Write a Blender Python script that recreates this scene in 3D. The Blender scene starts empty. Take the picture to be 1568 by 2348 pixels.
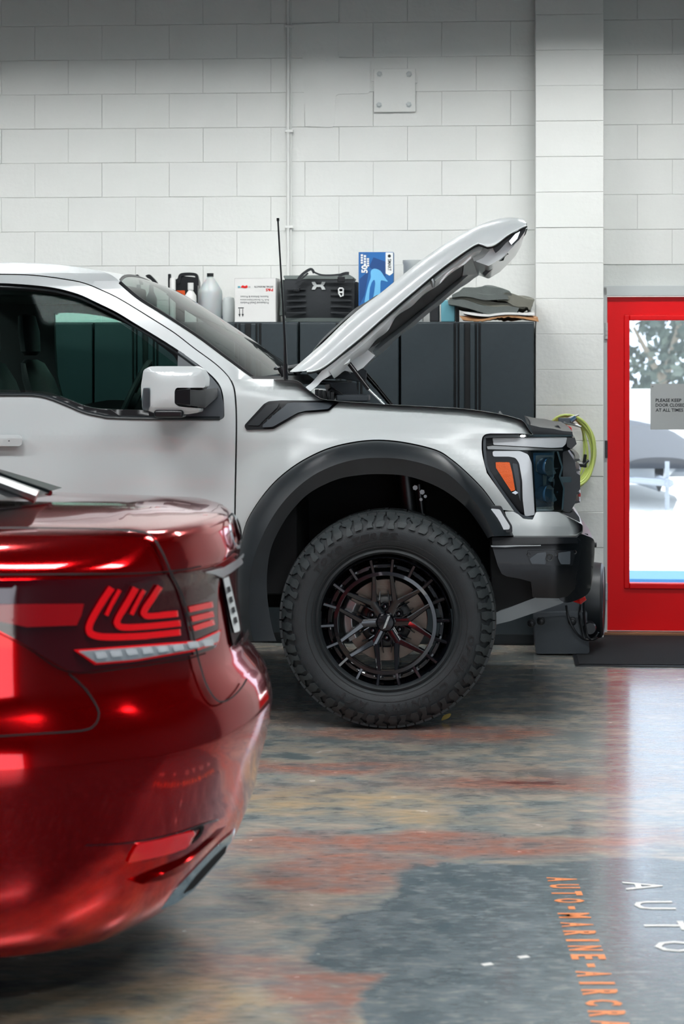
import bpy, bmesh, math, random
from mathutils import Vector, Matrix, noise
from mathutils.geometry import tessellate_polygon
from mathutils.bvhtree import BVHTree
random.seed(7)
R = math.radians
SC = bpy.context.scene
COL = SC.collection
# ------------------------------------------------------------ camera, world, lights, exposure
F, H, CX, HY = 4800.0, 1.62, 784.0, 815.0           # focal length and horizon of a 1568x2348 frame
cam_d = bpy.data.cameras.new('camera')
cam = bpy.data.objects.new('camera', cam_d); COL.objects.link(cam)
cam.location = (0, 0, H); cam.rotation_euler = (R(90), 0, 0)
cam_d.sensor_fit = 'VERTICAL'; cam_d.sensor_height = 36; cam_d.sensor_width = 24
cam_d.lens = F/2348*36
cam_d.shift_y = -(1174-HY)/2348
cam_d.dof.use_dof = True; cam_d.dof.focus_distance = 9.1; cam_d.dof.aperture_fstop = 4.8
SC.camera = cam
SC.view_settings.view_transform = 'Standard'; SC.view_settings.look = 'None'
SC.view_settings.gamma = 1; SC.view_settings.use_curve_mapping = False
SC.view_settings.exposure = 0.0
wd = bpy.data.worlds.new('world'); SC.world = wd; wd.use_nodes = True
wd.node_tree.nodes['Background'].inputs[0].default_value = (.80, .89, 1, 1)
wd.node_tree.nodes['Background'].inputs[1].default_value = 3.0
sd = bpy.data.lights.new('sun', 'SUN'); sd.energy = 9; sd.angle = R(.6); sd.color = (1, .97, .9)
sun = bpy.data.objects.new('sun', sd); COL.objects.link(sun); sun.location = (4, 16, 9)
sun.rotation_euler = (R(-22), R(28), 0)
LAMP = 150.0; LZ = 3.70
AL = R(4.0); CA, SA = math.cos(AL), math.sin(AL)     # truck and rear wall stand turned by 4 degrees

# ------------------------------------------------------------ mapping helpers
def P(px, py, D): return Vector(((px-CX)*D/F, D, H+(HY-py)*D/F))
def Dv(px, v): return v/(CA+SA*(px-CX)/F)
def PV(px, py, v): return P(px, py, Dv(px, v))
def UZ(px, py, v):
    p = PV(px, py, v); return (p.x*CA-p.y*SA, p.z)
def LW(u, v, z): return Vector((u*CA+v*SA, -u*SA+v*CA, z))
def FL(px, py):
    D = H*F/(py-HY); return Vector(((px-CX)*D/F, D, 0))
def lerp(a, b, t): return a+(b-a)*t
def interp(x, tab):
    if x <= tab[0][0]: return tab[0][1]
    for (a, b), (c, d) in zip(tab, tab[1:]):
        if x <= c:
            t = (x-a)/(c-a); t = t*t*(3-2*t)*.5+t*.5
            return b+(d-b)*t
    return tab[-1][1]
def smtab(tab, x0, x1, sg, n=400):                    # densely sampled, gaussian-smoothed table
    import numpy as np
    xs = np.linspace(x0, x1, n); ys = np.interp(xs, [a for a, b in tab], [b for a, b in tab])
    h = (x1-x0)/(n-1); k = int(3*sg/h); w = np.exp(-.5*(np.arange(-k, k+1)*h/sg)**2); w /= w.sum()
    p = np.pad(ys, k, mode='reflect', reflect_type='odd'); ys = np.convolve(p, w, mode='valid')
    return lambda x: float(np.interp(x, xs, ys))
def S(pts, n=5):                                      # open Catmull-Rom
    out = []; m = len(pts)
    for i in range(m-1):
        p0 = pts[max(i-1, 0)]; p1 = pts[i]; p2 = pts[i+1]; p3 = pts[min(i+2, m-1)]
        for k in range(n):
            t = k/n
            out.append(tuple(.5*((2*b)+(-a+c)*t+(2*a-5*b+4*c-d)*t*t+(-a+3*b-3*c+d)*t**3) for a, b, c, d in zip(p0, p1, p2, p3)))
    out.append(tuple(pts[-1])); return out
def SC_(pts, n=4):                                    # closed smooth
    m = len(pts); out = []
    for i in range(m):
        p0, p1, p2, p3 = pts[i-1], pts[i], pts[(i+1) % m], pts[(i+2) % m]
        for k in range(n):
            t = k/n
            out.append(tuple(.5*((2*b)+(-a+c)*t+(2*a-5*b+4*c-d)*t*t+(-a+3*b-3*c+d)*t**3) for a, b, c, d in zip(p0, p1, p2, p3)))
    return out
def rnd(pts, r, n=4):                                 # polygon with rounded corners
    out = []; m = len(pts)
    for i in range(m):
        a, b, c = Vector(pts[i-1]), Vector(pts[i]), Vector(pts[(i+1) % m])
        d1 = (a-b); d2 = (c-b); rr = min(r, d1.length*.45, d2.length*.45)
        p = b+d1.normalized()*rr; q = b+d2.normalized()*rr
        for k in range(n+1):
            t = k/n; out.append(tuple(p*(1-t)**2+b*2*t*(1-t)+q*t*t))
    return out
def resamp(pts, n):
    L = [0]
    for a, b in zip(pts, pts[1:]): L.append(L[-1]+math.dist(a, b))
    out = []; j = 0
    for i in range(n):
        s = L[-1]*i/(n-1)
        while j < len(L)-2 and L[j+1] < s: j += 1
        t = (s-L[j])/max(L[j+1]-L[j], 1e-9)
        out.append(tuple(x+(y-x)*t for x, y in zip(pts[j], pts[j+1])))
    return out
def offs(pts, d):                                     # shift an open px curve sideways
    out = []
    for i, p in enumerate(pts):
        a = pts[max(i-1, 0)]; b = pts[min(i+1, len(pts)-1)]
        tx, ty = b[0]-a[0], b[1]-a[1]; l = math.hypot(tx, ty) or 1
        out.append((p[0]-ty/l*d, p[1]+tx/l*d))
    return out

# ------------------------------------------------------------ materials
def lin(c):
    return tuple(((x/255)/12.92 if x/255 <= .04045 else ((x/255+.055)/1.055)**2.4) for x in c)+(1,)
MATS = {}
def mat(name, rgb, rough=.5, metal=0, coat=0, emit=0, bump=0, bscale=60, var=0, vscale=6, spec=.5, crough=.03, stretch=(1, 1, 1)):
    m = bpy.data.materials.new(name); m.use_nodes = True; MATS[name] = m
    nt = m.node_tree; b = nt.nodes['Principled BSDF']; I = b.inputs
    I['Base Color'].default_value = lin(rgb); I['Roughness'].default_value = rough; I['Metallic'].default_value = metal
    I['Coat Weight'].default_value = coat; I['Coat Roughness'].default_value = crough; I['Specular IOR Level'].default_value = spec
    if emit:
        I['Emission Color'].default_value = lin(rgb); I['Emission Strength'].default_value = emit
    if bump or var:
        tc = nt.nodes.new('ShaderNodeTexCoord'); mp = nt.nodes.new('ShaderNodeMapping'); mp.inputs['Scale'].default_value = stretch
        nt.links.new(tc.outputs['Object'], mp.inputs[0])
    if bump:
        n = nt.nodes.new('ShaderNodeTexNoise'); n.inputs['Scale'].default_value = bscale; n.inputs['Detail'].default_value = 5
        bp = nt.nodes.new('ShaderNodeBump'); bp.inputs['Strength'].default_value = bump; bp.inputs['Distance'].default_value = .01
        nt.links.new(mp.outputs[0], n.inputs['Vector']); nt.links.new(n.outputs[0], bp.inputs['Height']); nt.links.new(bp.outputs[0], I['Normal'])
    if var:
        n = nt.nodes.new('ShaderNodeTexNoise'); n.inputs['Scale'].default_value = vscale; n.inputs['Detail'].default_value = 6
        r = nt.nodes.new('ShaderNodeValToRGB'); c = lin(rgb)
        r.color_ramp.elements[0].position = .3; r.color_ramp.elements[1].position = .7
        r.color_ramp.elements[0].color = tuple(x*(1-var) for x in c[:3])+(1,)
        r.color_ramp.elements[1].color = tuple(min(1, x*(1+var)) for x in c[:3])+(1,)
        nt.links.new(mp.outputs[0], n.inputs['Vector']); nt.links.new(n.outputs[0], r.inputs[0]); nt.links.new(r.outputs[0], I['Base Color'])
    return m
def glassmat(name, tint, refl=.5, rough=.02):         # thin pane: tinted see-through plus fresnel reflection
    m = bpy.data.materials.new(name); m.use_nodes = True; nt = m.node_tree; nt.nodes.clear()
    o = nt.nodes.new('ShaderNodeOutputMaterial'); mx = nt.nodes.new('ShaderNodeMixShader')
    t = nt.nodes.new('ShaderNodeBsdfTransparent'); g = nt.nodes.new('ShaderNodeBsdfGlossy'); f = nt.nodes.new('ShaderNodeFresnel')
    t.inputs[0].default_value = lin(tint); g.inputs['Roughness'].default_value = rough; f.inputs[0].default_value = 1+refl
    g.inputs[0].default_value = (1, 1, 1, 1)
    nt.links.new(f.outputs[0], mx.inputs[0]); nt.links.new(t.outputs[0], mx.inputs[1]); nt.links.new(g.outputs[0], mx.inputs[2]); nt.links.new(mx.outputs[0], o.inputs[0])
    return m
M = {}
M['wall'] = mat('painted_block', (222, 224, 221), .55, bump=.25, bscale=35, var=.02, vscale=3)
M['mortar'] = mat('painted_mortar', (206, 209, 206), .7, bump=.3, bscale=50)
M['trim'] = mat('grey_trim', (190, 196, 196), .5)
M['white'] = mat('white_truck_paint', (194, 199, 200), .34, coat=.5, crough=.10)
M['satin'] = mat('satin_white_paint', (192, 197, 197), .36, coat=.25, crough=.25)
M['inner'] = mat('hood_inner_paint', (226, 230, 231), .35, coat=.5)
M['flare'] = mat('black_textured_plastic', (30, 35, 39), .42, bump=.06, bscale=900, var=.15, vscale=14)
M['black'] = mat('black_plastic', (14, 16, 20), .35)
M['gloss'] = mat('gloss_black', (7, 8, 12), .3, coat=.12, spec=.35)
M['dark'] = mat('matt_dark', (7, 9, 12), .8)
M['grey'] = mat('grey_plastic', (66, 72, 78), .45, bump=.05, bscale=500)
M['skid'] = mat('grey_skid_metal', (120, 124, 124), .4, metal=.6, bump=.03, bscale=300)
M['rubber'] = mat('tyre_rubber', (29, 34, 37), .58, bump=.12, bscale=260, var=.22, vscale=12)
M['letter'] = mat('tyre_letter_rubber', (11, 14, 16), .5)
M['rimm'] = mat('gloss_black_alloy', (16, 18, 24), .24, metal=.5, coat=.9)
M['lug'] = mat('lug_rubber_lightened', (41, 47, 49), .6, bump=.1, bscale=260, var=.25, vscale=12)  # same rubber in a lighter tone, painting in the grooves' shade by contrast
M['disc'] = mat('brake_disc_steel', (120, 108, 98), .42, metal=.8, bump=.1, bscale=40, stretch=(1, 1, 12))
M['chrome'] = mat('chrome', (225, 228, 230), .08, metal=1)
M['bright'] = mat('satin_chrome', (236, 240, 244), .28, metal=.75)
M['steel'] = mat('dull_steel', (150, 152, 152), .35, metal=.8)
M['lens'] = mat('white_lamp_tube', (196, 200, 204), .2, coat=.8)
M['amber'] = mat('amber_lens', (242, 98, 6), .3, coat=.15, bump=.5, bscale=300)
M['blue'] = mat('deep_blue_lens', (40, 72, 98), .08, coat=1)
M['clear'] = glassmat('clear_lens', (225, 235, 238), .45)
M['wglass'] = glassmat('door_glass', (222, 241, 236), .07)
M['wshield'] = glassmat('windshield_glass', (150, 172, 164), .5)
M['dglass'] = glassmat('clear_glass', (242, 246, 250), .35)
M['cabin'] = mat('cabin_trim', (14, 17, 21), .6)
M['seat'] = mat('seat_leather', (13, 16, 20), .5, bump=.2, bscale=200)
M['red'] = mat('candy_red_paint', (204, 1, 8), .12, metal=.9, coat=.75, crough=.015)
M['redlens'] = mat('dark_red_lens', (62, 3, 12), .08, coat=1)
M['redrefl'] = mat('red_reflector', (168, 8, 18), .12, coat=1)
M['redled'] = mat('red_light_guide', (214, 10, 20), .12, coat=1, emit=.25)
M['redhook'] = mat('red_enamel', (205, 24, 22), .35)
M['cab'] = mat('black_powdercoat', (38, 48, 53), .42, bump=.2, bscale=500, var=.06, vscale=30)
M['cabgap'] = mat('cabinet_recess', (9, 12, 15), .6)
M['door'] = mat('red_door_paint', (226, 0, 10), .42, spec=.25, bump=.05, bscale=90)
M['matt'] = mat('mat_pile', (26, 30, 34), .95, bump=1, bscale=350, var=.45, vscale=160)
M['wood'] = mat('wood_sill', (122, 84, 54), .6, var=.2, vscale=9)
M['sign'] = mat('sign_grey', (168, 172, 172), .5)
M['ink'] = mat('dark_ink', (34, 38, 42), .5)
M['hose'] = mat('lime_hose', (188, 204, 110), .4)
M['card'] = mat('cardboard', (176, 132, 92), .8, var=.12, vscale=30)
M['boxw'] = mat('white_card', (214, 214, 212), .6, var=.02, vscale=10)
M['bag'] = mat('black_nylon', (32, 36, 40), .75, bump=.25, bscale=420)
M['bagtrim'] = mat('grey_nylon_trim', (92, 100, 98), .7)
M['silver'] = mat('silver_print', (176, 180, 180), .4)
M['gblue'] = mat('box_blue', (28, 96, 160), .45)
M['gdark'] = mat('box_navy', (20, 66, 122), .45)
M['gglove'] = mat('box_glove_blue', (104, 178, 222), .5)
M['pwhite'] = mat('print_white', (225, 228, 228), .5)
M['jug'] = mat('translucent_plastic', (176, 182, 184), .35); M['jug'].node_tree.nodes['Principled BSDF'].inputs['Subsurface Weight'].default_value = .3
M['bucket'] = mat('frosted_bucket', (186, 192, 192), .3)
M['orange'] = mat('orange_label', (226, 88, 30), .5)
M['bluel'] = mat('blue_label', (40, 92, 150), .5)
M['teal'] = mat('teal_plastic', (96, 158, 172), .4)
M['fabric'] = mat('grey_floor_mat', (92, 98, 96), .85, bump=.4, bscale=350, var=.08, vscale=20)
M['fabric2'] = mat('olive_grey_floor_mat', (112, 112, 102), .85, bump=.4, bscale=350, var=.08, vscale=20)
M['txorange'] = mat('floor_orange_paint', (236, 138, 74), .35)
M['txwhite'] = mat('floor_white_paint', (222, 222, 218), .35)
M['leaf'] = mat('dry_leaf', (196, 170, 84), .7)
M['ceil'] = mat('dark_ceiling', (26, 44, 52), .9)
M['room'] = mat('shop_wall', (70, 90, 98), .8)
M['ground'] = mat('sunlit_concrete', (218, 216, 210), .9)
M['bluekerb'] = mat('blue_paint', (26, 96, 150), .6)
M['lowwall'] = mat('white_wall', (225, 225, 225), .8)
M['cover'] = mat('boat_cover', (44, 48, 56), .9, var=.1, vscale=3)
M['hull'] = mat('white_gelcoat', (150, 156, 164), .3)
M['foliage'] = mat('foliage', (74, 84, 72), .8, var=.4, vscale=4)
M['bark'] = mat('bark', (150, 138, 120), .9)
M['lamp_wall'] = mat('led_diffuser_dim', (250, 251, 250), .5, emit=120)
M['lamp'] = mat('led_diffuser', (247, 250, 251), .5, emit=46)

# ------------------------------------------------------------ object helpers
def base(o, parent):
    if parent is not None:
        o.parent = parent; r = parent
        while r.parent: r = r.parent
        if r.type == 'EMPTY': o.data.transform(Matrix.Translation(-r.location))
def mk(name, V, Fc, m, parent=None, smooth=True, sharp=38, bevel=0, seg=2, recalc=True):
    me = bpy.data.meshes.new(name)
    bm = bmesh.new(); vs = [bm.verts.new(v) for v in V]
    for f in Fc:
        try: bm.faces.new([vs[i] for i in f])
        except ValueError: pass
    if recalc: bmesh.ops.recalc_face_normals(bm, faces=bm.faces)
    bm.to_mesh(me); bm.free()
    if smooth:
        me.polygons.foreach_set('use_smooth', [True]*len(me.polygons))
        if not bevel: me.set_sharp_from_angle(angle=R(sharp))
    me.materials.append(m)
    o = bpy.data.objects.new(name, me); COL.objects.link(o); base(o, parent)
    if bevel:
        b = o.modifiers.new('bevel', 'BEVEL'); b.width = bevel; b.segments = seg; b.limit_method = 'ANGLE'; b.angle_limit = R(35); b.harden_normals = True
    return o
def empty(name, loc, label, cat, group=None):
    o = bpy.data.objects.new(name, None); COL.objects.link(o); o.location = loc; o.empty_display_size = .1
    o['label'] = label; o['category'] = cat
    if group: o['group'] = group
    return o
def tag(o, label, cat, group=None, kind=None):
    o['label'] = label; o['category'] = cat
    if group: o['group'] = group
    if kind: o['kind'] = kind
    return o
def lab(o, l): o['label'] = l; return o
class G:                                              # geometry collector
    def __init__(s): s.V = []; s.F = []
    def add(s, V, Fc):
        n = len(s.V); s.V += [Vector(v) for v in V]; s.F += [tuple(i+n for i in f) for f in Fc]; return s
    def box(s, c, d, rz=0, ry=0):
        m = Matrix.Rotation(rz, 3, 'Z') @ Matrix.Rotation(ry, 3, 'Y'); c = Vector(c)
        V = [c+m @ Vector((x*d[0]/2, y*d[1]/2, z*d[2]/2)) for x in (-1, 1) for y in (-1, 1) for z in (-1, 1)]
        return s.add(V, [(0, 1, 3, 2), (4, 6, 7, 5), (0, 4, 5, 1), (2, 3, 7, 6), (0, 2, 6, 4), (1, 5, 7, 3)])
    def lbox(s, u0, u1, v0, v1, z0, z1):
        V = [LW(u, v, z) for u in (u0, u1) for v in (v0, v1) for z in (z0, z1)]
        return s.add(V, [(0, 1, 3, 2), (4, 6, 7, 5), (0, 4, 5, 1), (2, 3, 7, 6), (0, 2, 6, 4), (1, 5, 7, 3)])
    def pbox(s, x0, y0, x1, y1, v0, v1):              # box given by its pixel rectangle on plane v0
        (u0, z0), (u1, z1) = UZ(x0, y1, v0), UZ(x1, y0, v0); return s.lbox(u0, u1, v0, v1, z0, z1)
    def tube(s, pts, r, seg=8, closed=False, cap=True):
        pts = [Vector(p) for p in pts]; n = len(pts); V = []; Fc = []; up = Vector((0.13, .21, 1)).normalized()
        for i, p in enumerate(pts):
            a = pts[i-1] if (i or closed) else p; b = pts[(i+1) % n] if (i < n-1 or closed) else p
            t = (b-a).normalized(); x = t.cross(up)
            if x.length < .1: x = t.cross(Vector((1, 0, 0)))
            x.normalize(); y = t.cross(x); rr = r[i] if isinstance(r, (list, tuple)) else r
            V += [p+(x*math.cos(2*math.pi*k/seg)+y*math.sin(2*math.pi*k/seg))*rr for k in range(seg)]
        for i in range(n if closed else n-1):
            j = (i+1) % n
            Fc += [(i*seg+k, i*seg+(k+1) % seg, j*seg+(k+1) % seg, j*seg+k) for k in range(seg)]
        if cap and not closed: Fc += [tuple(range(seg)), tuple(range((n-1)*seg, n*seg))]
        return s.add(V, Fc)
    def lathe(s, prof, c, axis=(0, 0, 1), seg=32, a0=0, a1=2*math.pi, closed=False):   # prof: (radius, along axis)
        ax = Vector(axis).normalized(); x = ax.orthogonal().normalized(); y = ax.cross(x); c = Vector(c); V = []; Fc = []
        full = abs(a1-a0-2*math.pi) < 1e-6; ns = seg if full else seg+1; m = len(prof)
        for k in range(ns):
            a = a0+(a1-a0)*k/seg
            V += [c+(x*math.cos(a)+y*math.sin(a))*r+ax*h for r, h in prof]
        for k in range(seg):
            k2 = (k+1) % ns
            for j in range(m if closed else m-1):
                j2 = (j+1) % m; Fc.append((k*m+j, k*m+j2, k2*m+j2, k2*m+j))
        return s.add(V, Fc)
    def grid(s, rows, closed_u=False):
        m = len(rows[0]); V = [p for r in rows for p in r]; Fc = []
        for i in range(len(rows)-1):
            for j in range(m if closed_u else m-1):
                j2 = (j+1) % m; Fc.append((i*m+j, i*m+j2, (i+1)*m+j2, (i+1)*m+j))
        return s.add(V, Fc)
    def mk(s, name, m, parent=None, **k): return mk(name, s.V, s.F, m, parent, **k)
def LWshift(p, d): return p+Vector((SA*d, CA*d, 0))
def loft(name, curves, m, parent, n=60, thick=0, **k):   # px curves, each at its own v
    rows = [[PV(x, y, v) for x, y in resamp(c, n)] for c, v in curves]
    g = G().grid(rows); o = g.mk(name, m, parent, **k)
    if thick:
        md = o.modifiers.new('solid', 'SOLIDIFY'); md.thickness = thick; md.offset = 0
    return o
def dedup(loop):
    out = []
    for p in loop:
        if not out or math.dist(p, out[-1]) > .05: out.append((p[0], p[1]))
    if math.dist(out[0], out[-1]) < .05: out.pop()
    return out
def panel(name, outer, fn, m, parent, holes=(), thick=.02, step=16, bevel=.003, back=None, sharp=38):
    """px outline laid on the surface fn(px,py)->world point, with grid topology, thickness and rolled edge"""
    loops = [dedup(outer)]+[dedup(h) for h in holes]
    flat = [p for l in loops for p in l]
    tri = tessellate_polygon([[Vector((x, y, 0)) for x, y in l] for l in loops])
    bm = bmesh.new(); vs = [bm.verts.new((x, y, 0)) for x, y in flat]
    for t in tri:
        try: bm.faces.new([vs[i] for i in t])
        except ValueError: pass
    x0, x1 = min(p[0] for p in flat), max(p[0] for p in flat); y0, y1 = min(p[1] for p in flat), max(p[1] for p in flat)
    gx = [x0+(i+.37)*step for i in range(int((x1-x0)/step)+1)]; gy = [y0+(i+.41)*step for i in range(int((y1-y0)/step)+1)]
    for gxx in gx: bmesh.ops.bisect_plane(bm, geom=bm.verts[:]+bm.edges[:]+bm.faces[:], plane_co=(gxx, 0, 0), plane_no=(1, 0, 0), dist=1e-4)
    for gyy in gy: bmesh.ops.bisect_plane(bm, geom=bm.verts[:]+bm.edges[:]+bm.faces[:], plane_co=(0, gyy, 0), plane_no=(0, 1, 0), dist=1e-4)
    def cell(f):
        c = f.calc_center_median(); return (math.floor((c.x-x0)/step-.37), math.floor((c.y-y0)/step-.41))
    ed = [e for e in bm.edges if len(e.link_faces) == 2 and cell(e.link_faces[0]) == cell(e.link_faces[1])]
    bmesh.ops.dissolve_edges(bm, edges=ed, use_verts=False, use_face_split=False)
    bm.verts.index_update()
    V = [fn(v.co.x, v.co.y) for v in bm.verts]; n = len(V); Fc = [tuple(v.index for v in f.verts) for f in bm.faces]
    be = []
    for e in bm.edges:
        if len(e.link_faces) == 1: be.append((e.verts[0].index, e.verts[1].index))
    bm.free()
    sh = back or (lambda p: LWshift(p, thick))
    V2 = V+[sh(p) for p in V]
    Fc2 = Fc+[tuple(i+n for i in f) for f in Fc]+[(a, b, b+n, a+n) for a, b in be]
    return mk(name, V2, Fc2, m, parent, bevel=bevel, sharp=sharp)
def flat_v(v): return lambda x, y: PV(x, y, v)
TXC = {}
def text(s, bold=.0, res=2, spacing=1.0):
    k = (s, bold, spacing)
    if k in TXC: return TXC[k]
    c = bpy.data.curves.new('t', 'FONT'); c.body = s; c.size = 1; c.offset = bold; c.resolution_u = res; c.space_character = spacing
    o = bpy.data.objects.new('t', c); COL.objects.link(o); bpy.context.view_layer.update()
    me = bpy.data.meshes.new_from_object(o.evaluated_get(bpy.context.evaluated_depsgraph_get()))
    V = [(v.co.x, v.co.y) for v in me.vertices]; Fc = [tuple(p.vertices) for p in me.polygons]
    bpy.data.objects.remove(o); bpy.data.meshes.remove(me); bpy.data.curves.remove(c)
    x0 = min(v[0] for v in V); x1 = max(v[0] for v in V); y0 = min(v[1] for v in V); y1 = max(v[1] for v in V)
    r = ([((x-x0)/(x1-x0), (y-y0)/(y1-y0)) for x, y in V], Fc, (x1-x0)/(y1-y0)); TXC[k] = r
    return r
def put_text(name, s, fn, m, parent, bold=0, spacing=1.0):    # fn(a,b) maps unit text box to world
    V, Fc, asp = text(s, bold, spacing=spacing)
    return mk(name, [fn(a, b) for a, b in V], Fc, m, parent, smooth=False, recalc=False)

# ------------------------------------------------------------ structure: floor, wall, door
def floor_material():
    m = bpy.data.materials.new('marbled_epoxy_floor'); m.use_nodes = True; nt = m.node_tree; N = nt.nodes.new; L = nt.links.new
    b = nt.nodes['Principled BSDF']
    geo = N('ShaderNodeNewGeometry'); sep = N('ShaderNodeSeparateXYZ'); 
    def noise(scale, st, det=5, dist=0, off=(0, 0, 0)):
        mp = N('ShaderNodeMapping'); mp.inputs['Scale'].default_value = st; mp.inputs['Location'].default_value = off
        L(geo.outputs['Position'], mp.inputs[0]); n = N('ShaderNodeTexNoise'); n.inputs['Scale'].default_value = scale
        n.inputs['Detail'].default_value = det; n.inputs['Distortion'].default_value = dist; L(mp.outputs[0], n.inputs['Vector']); return n.outputs
    def math_(op, a, c=None, cl=False):
        n = N('ShaderNodeMath'); n.operation = op; n.use_clamp = cl
        for i, v in enumerate((a, c)):
            if v is None: continue
            if isinstance(v, (int, float)): n.inputs[i].default_value = v
            else: L(v, n.inputs[i])
        return n.outputs[0]
    def mix(f, a, c):
        n = N('ShaderNodeMix'); n.data_type = 'RGBA'
        if isinstance(f, (int, float)): n.inputs[0].default_value = f
        else: L(f, n.inputs[0])
        for i, v in ((6, a), (7, c)):
            if isinstance(v, tuple): n.inputs[i].default_value = v
            else: L(v, n.inputs[i])
        return n.outputs[2]
    # distorted coordinates
    wob = noise(1.6, (1, 1, 1), 7, .6)[1]
    vm = N('ShaderNodeVectorMath'); vm.operation = 'MULTIPLY_ADD'; vm.inputs[1].default_value = (.7, .7, 0); L(wob, vm.inputs[0]); L(geo.outputs['Position'], vm.inputs[2])
    vs = N('ShaderNodeVectorMath'); vs.operation = 'SUBTRACT'; vs.inputs[1].default_value = (.35, .35, 0); L(vm.outputs[0], vs.inputs[0])
    L(vs.outputs[0], sep.inputs[0]); X, Y = sep.outputs[0], sep.outputs[1]
    def blob(cx, cy, rx, ry, soft=.5, amt=1):
        dx = math_('DIVIDE', math_('SUBTRACT', X, cx), rx); dy = math_('DIVIDE', math_('SUBTRACT', Y, cy), ry)
        d = math_('SQRT', math_('ADD', math_('MULTIPLY', dx, dx), math_('MULTIPLY', dy, dy)))
        return math_('MULTIPLY', math_('DIVIDE', math_('SUBTRACT', 1+soft/2, d), soft, True), amt, True)
    def union(l):
        r = l[0]
        for k in l[1:]: r = math_('MAXIMUM', r, k)
        return r
    stroke = noise(5.5, (1, 1.6, 1), 14, .5)[0]; fine = noise(34, (1, 1.5, 1), 12, .4)[0]; big = noise(.9, (1, 1.6, 1), 5, .8, (3, 1, 0))[0]
    r1 = N('ShaderNodeValToRGB'); L(stroke, r1.inputs[0]); e = r1.color_ramp.elements
    e[0].position = .30; e[0].color = lin((102, 114, 117)); e[1].position = .72; e[1].color = lin((178, 168, 154))
    k = e.new(.45); k.color = lin((132, 137, 134)); k = e.new(.58); k.color = lin((158, 149, 137))
    c = r1.outputs[0]
    bigm = math_('MULTIPLY', math_('SUBTRACT', big, .5), 4, True)
    c = mix(math_('MULTIPLY', bigm, .6), c, lin((128, 96, 84)))
    och = union([blob(-.1, 7.62, .5, .17, .9), blob(-.48, 5.15, .3, .3, .8), blob(-.15, 5.0, .5, .12, .9), blob(-.65, 12.0, 1.2, .12, .9), blob(.3, 7.35, .3, .1, .9)])
    c = mix(math_('MULTIPLY', och, math_('MULTIPLY', math_('SUBTRACT', stroke, .25), 1.8, True)), c, lin((180, 154, 114)))
    red = union([blob(-.12, 8.2, .36, .13, .7), blob(.35, 8.95, .55, .16, .8), blob(.68, 7.95, .34, .13, .8), blob(.28, 6.95, .75, .17, .6), blob(-.02, 6.6, .3, .22, .7), blob(-.08, 5.28, .16, .34, .7), blob(-.3, 5.6, .16, .2, .9, .7), blob(.2, 7.0, .3, .1)])
    c = mix(math_('MULTIPLY', red, math_('MULTIPLY', math_('SUBTRACT', stroke, .2), 1.75, True), True), c, lin((158, 84, 66)))
    c = mix(blob(.66, 8.0, .15, .035, .5, .8), c, lin((96, 34, 30)))
    # painted slate field on the right with its pointed left end
    a1 = math_('MULTIPLY', math_('SUBTRACT', 6.70, Y), 22, True)
    a2 = math_('MULTIPLY', math_('SUBTRACT', X, math_('ADD', -.1, math_('MULTIPLY', math_('ABSOLUTE', math_('SUBTRACT', Y, 5.70)), .33))), 18, True)
    sl = math_('MULTIPLY', a1, a2)
    r2 = N('ShaderNodeValToRGB'); L(noise(8, (1, 1, 1), 12, .5, (5, 2, 0))[0], r2.inputs[0]); e = r2.color_ramp.elements
    e[0].position = .32; e[0].color = lin((70, 88, 96)); e[1].position = .7; e[1].color = lin((112, 122, 126))
    c = mix(sl, c, r2.outputs[0])
    sepw = N('ShaderNodeSeparateXYZ'); L(geo.outputs['Position'], sepw.inputs[0])
    plain = math_('MULTIPLY', math_('MULTIPLY', math_('SUBTRACT', sepw.outputs[0], .56), 9, True), math_('MULTIPLY', math_('SUBTRACT', 6.72, sepw.outputs[1]), 25, True))
    c = mix(math_('MULTIPLY', plain, .85), c, lin((92, 106, 110)))
    c = mix(math_('MULTIPLY', math_('SUBTRACT', 4.85, sepw.outputs[1]), 6, True), c, lin((52, 64, 72)))  # unseen near floor darkened so the sedan's lower body mirrors dark
    # fine scratches and speckles
    sc = math_('MULTIPLY', math_('SUBTRACT', fine, .60), 5, True)
    c = mix(math_('MULTIPLY', sc, .38), c, lin((190, 188, 180)))
    dk = math_('MULTIPLY', math_('SUBTRACT', .42, fine), 5, True)
    c = mix(math_('MULTIPLY', dk, .35), c, lin((52, 60, 64)))
    br = noise(15, (1, 2.6, 1), 12, .3, (2, 7, 0))[0]
    c = mix(math_('MULTIPLY', math_('SUBTRACT', br, .52), 1.3, True), c, lin((186, 184, 174))); c = mix(math_('MULTIPLY', math_('SUBTRACT', .5, br), 1.5, True), c, lin((74, 86, 90)))
    L(c, b.inputs['Base Color'])
    rr = math_('ADD', math_('MULTIPLY', stroke, .16), .16)
    L(rr, b.inputs['Roughness']); b.inputs['Specular IOR Level'].default_value = .6
    b.inputs['Coat Weight'].default_value = .35; b.inputs['Coat Roughness'].default_value = .12
    bp = N('ShaderNodeBump'); bp.inputs['Strength'].default_value = .12; bp.inputs['Distance'].default_value = .01; L(fine, bp.inputs['Height']); L(bp.outputs[0], b.inputs['Normal'])
    return m
M['floor'] = floor_material()
WV = 12.25                                            # the wall plane
def wu(px, v=WV): return UZ(px, 815, v)[0]
fl = G(); fl.lbox(-8, 5, -5, WV+.12, -.1, 0); o = fl.mk('floor', M['floor'], smooth=False); o['kind'] = 'structure'
cl = G(); cl.lbox(-8, 5, -5, WV+.2, 5.0, 5.1); o = cl.mk('ceiling', M['ceil'], smooth=False); o['kind'] = 'structure'
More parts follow.
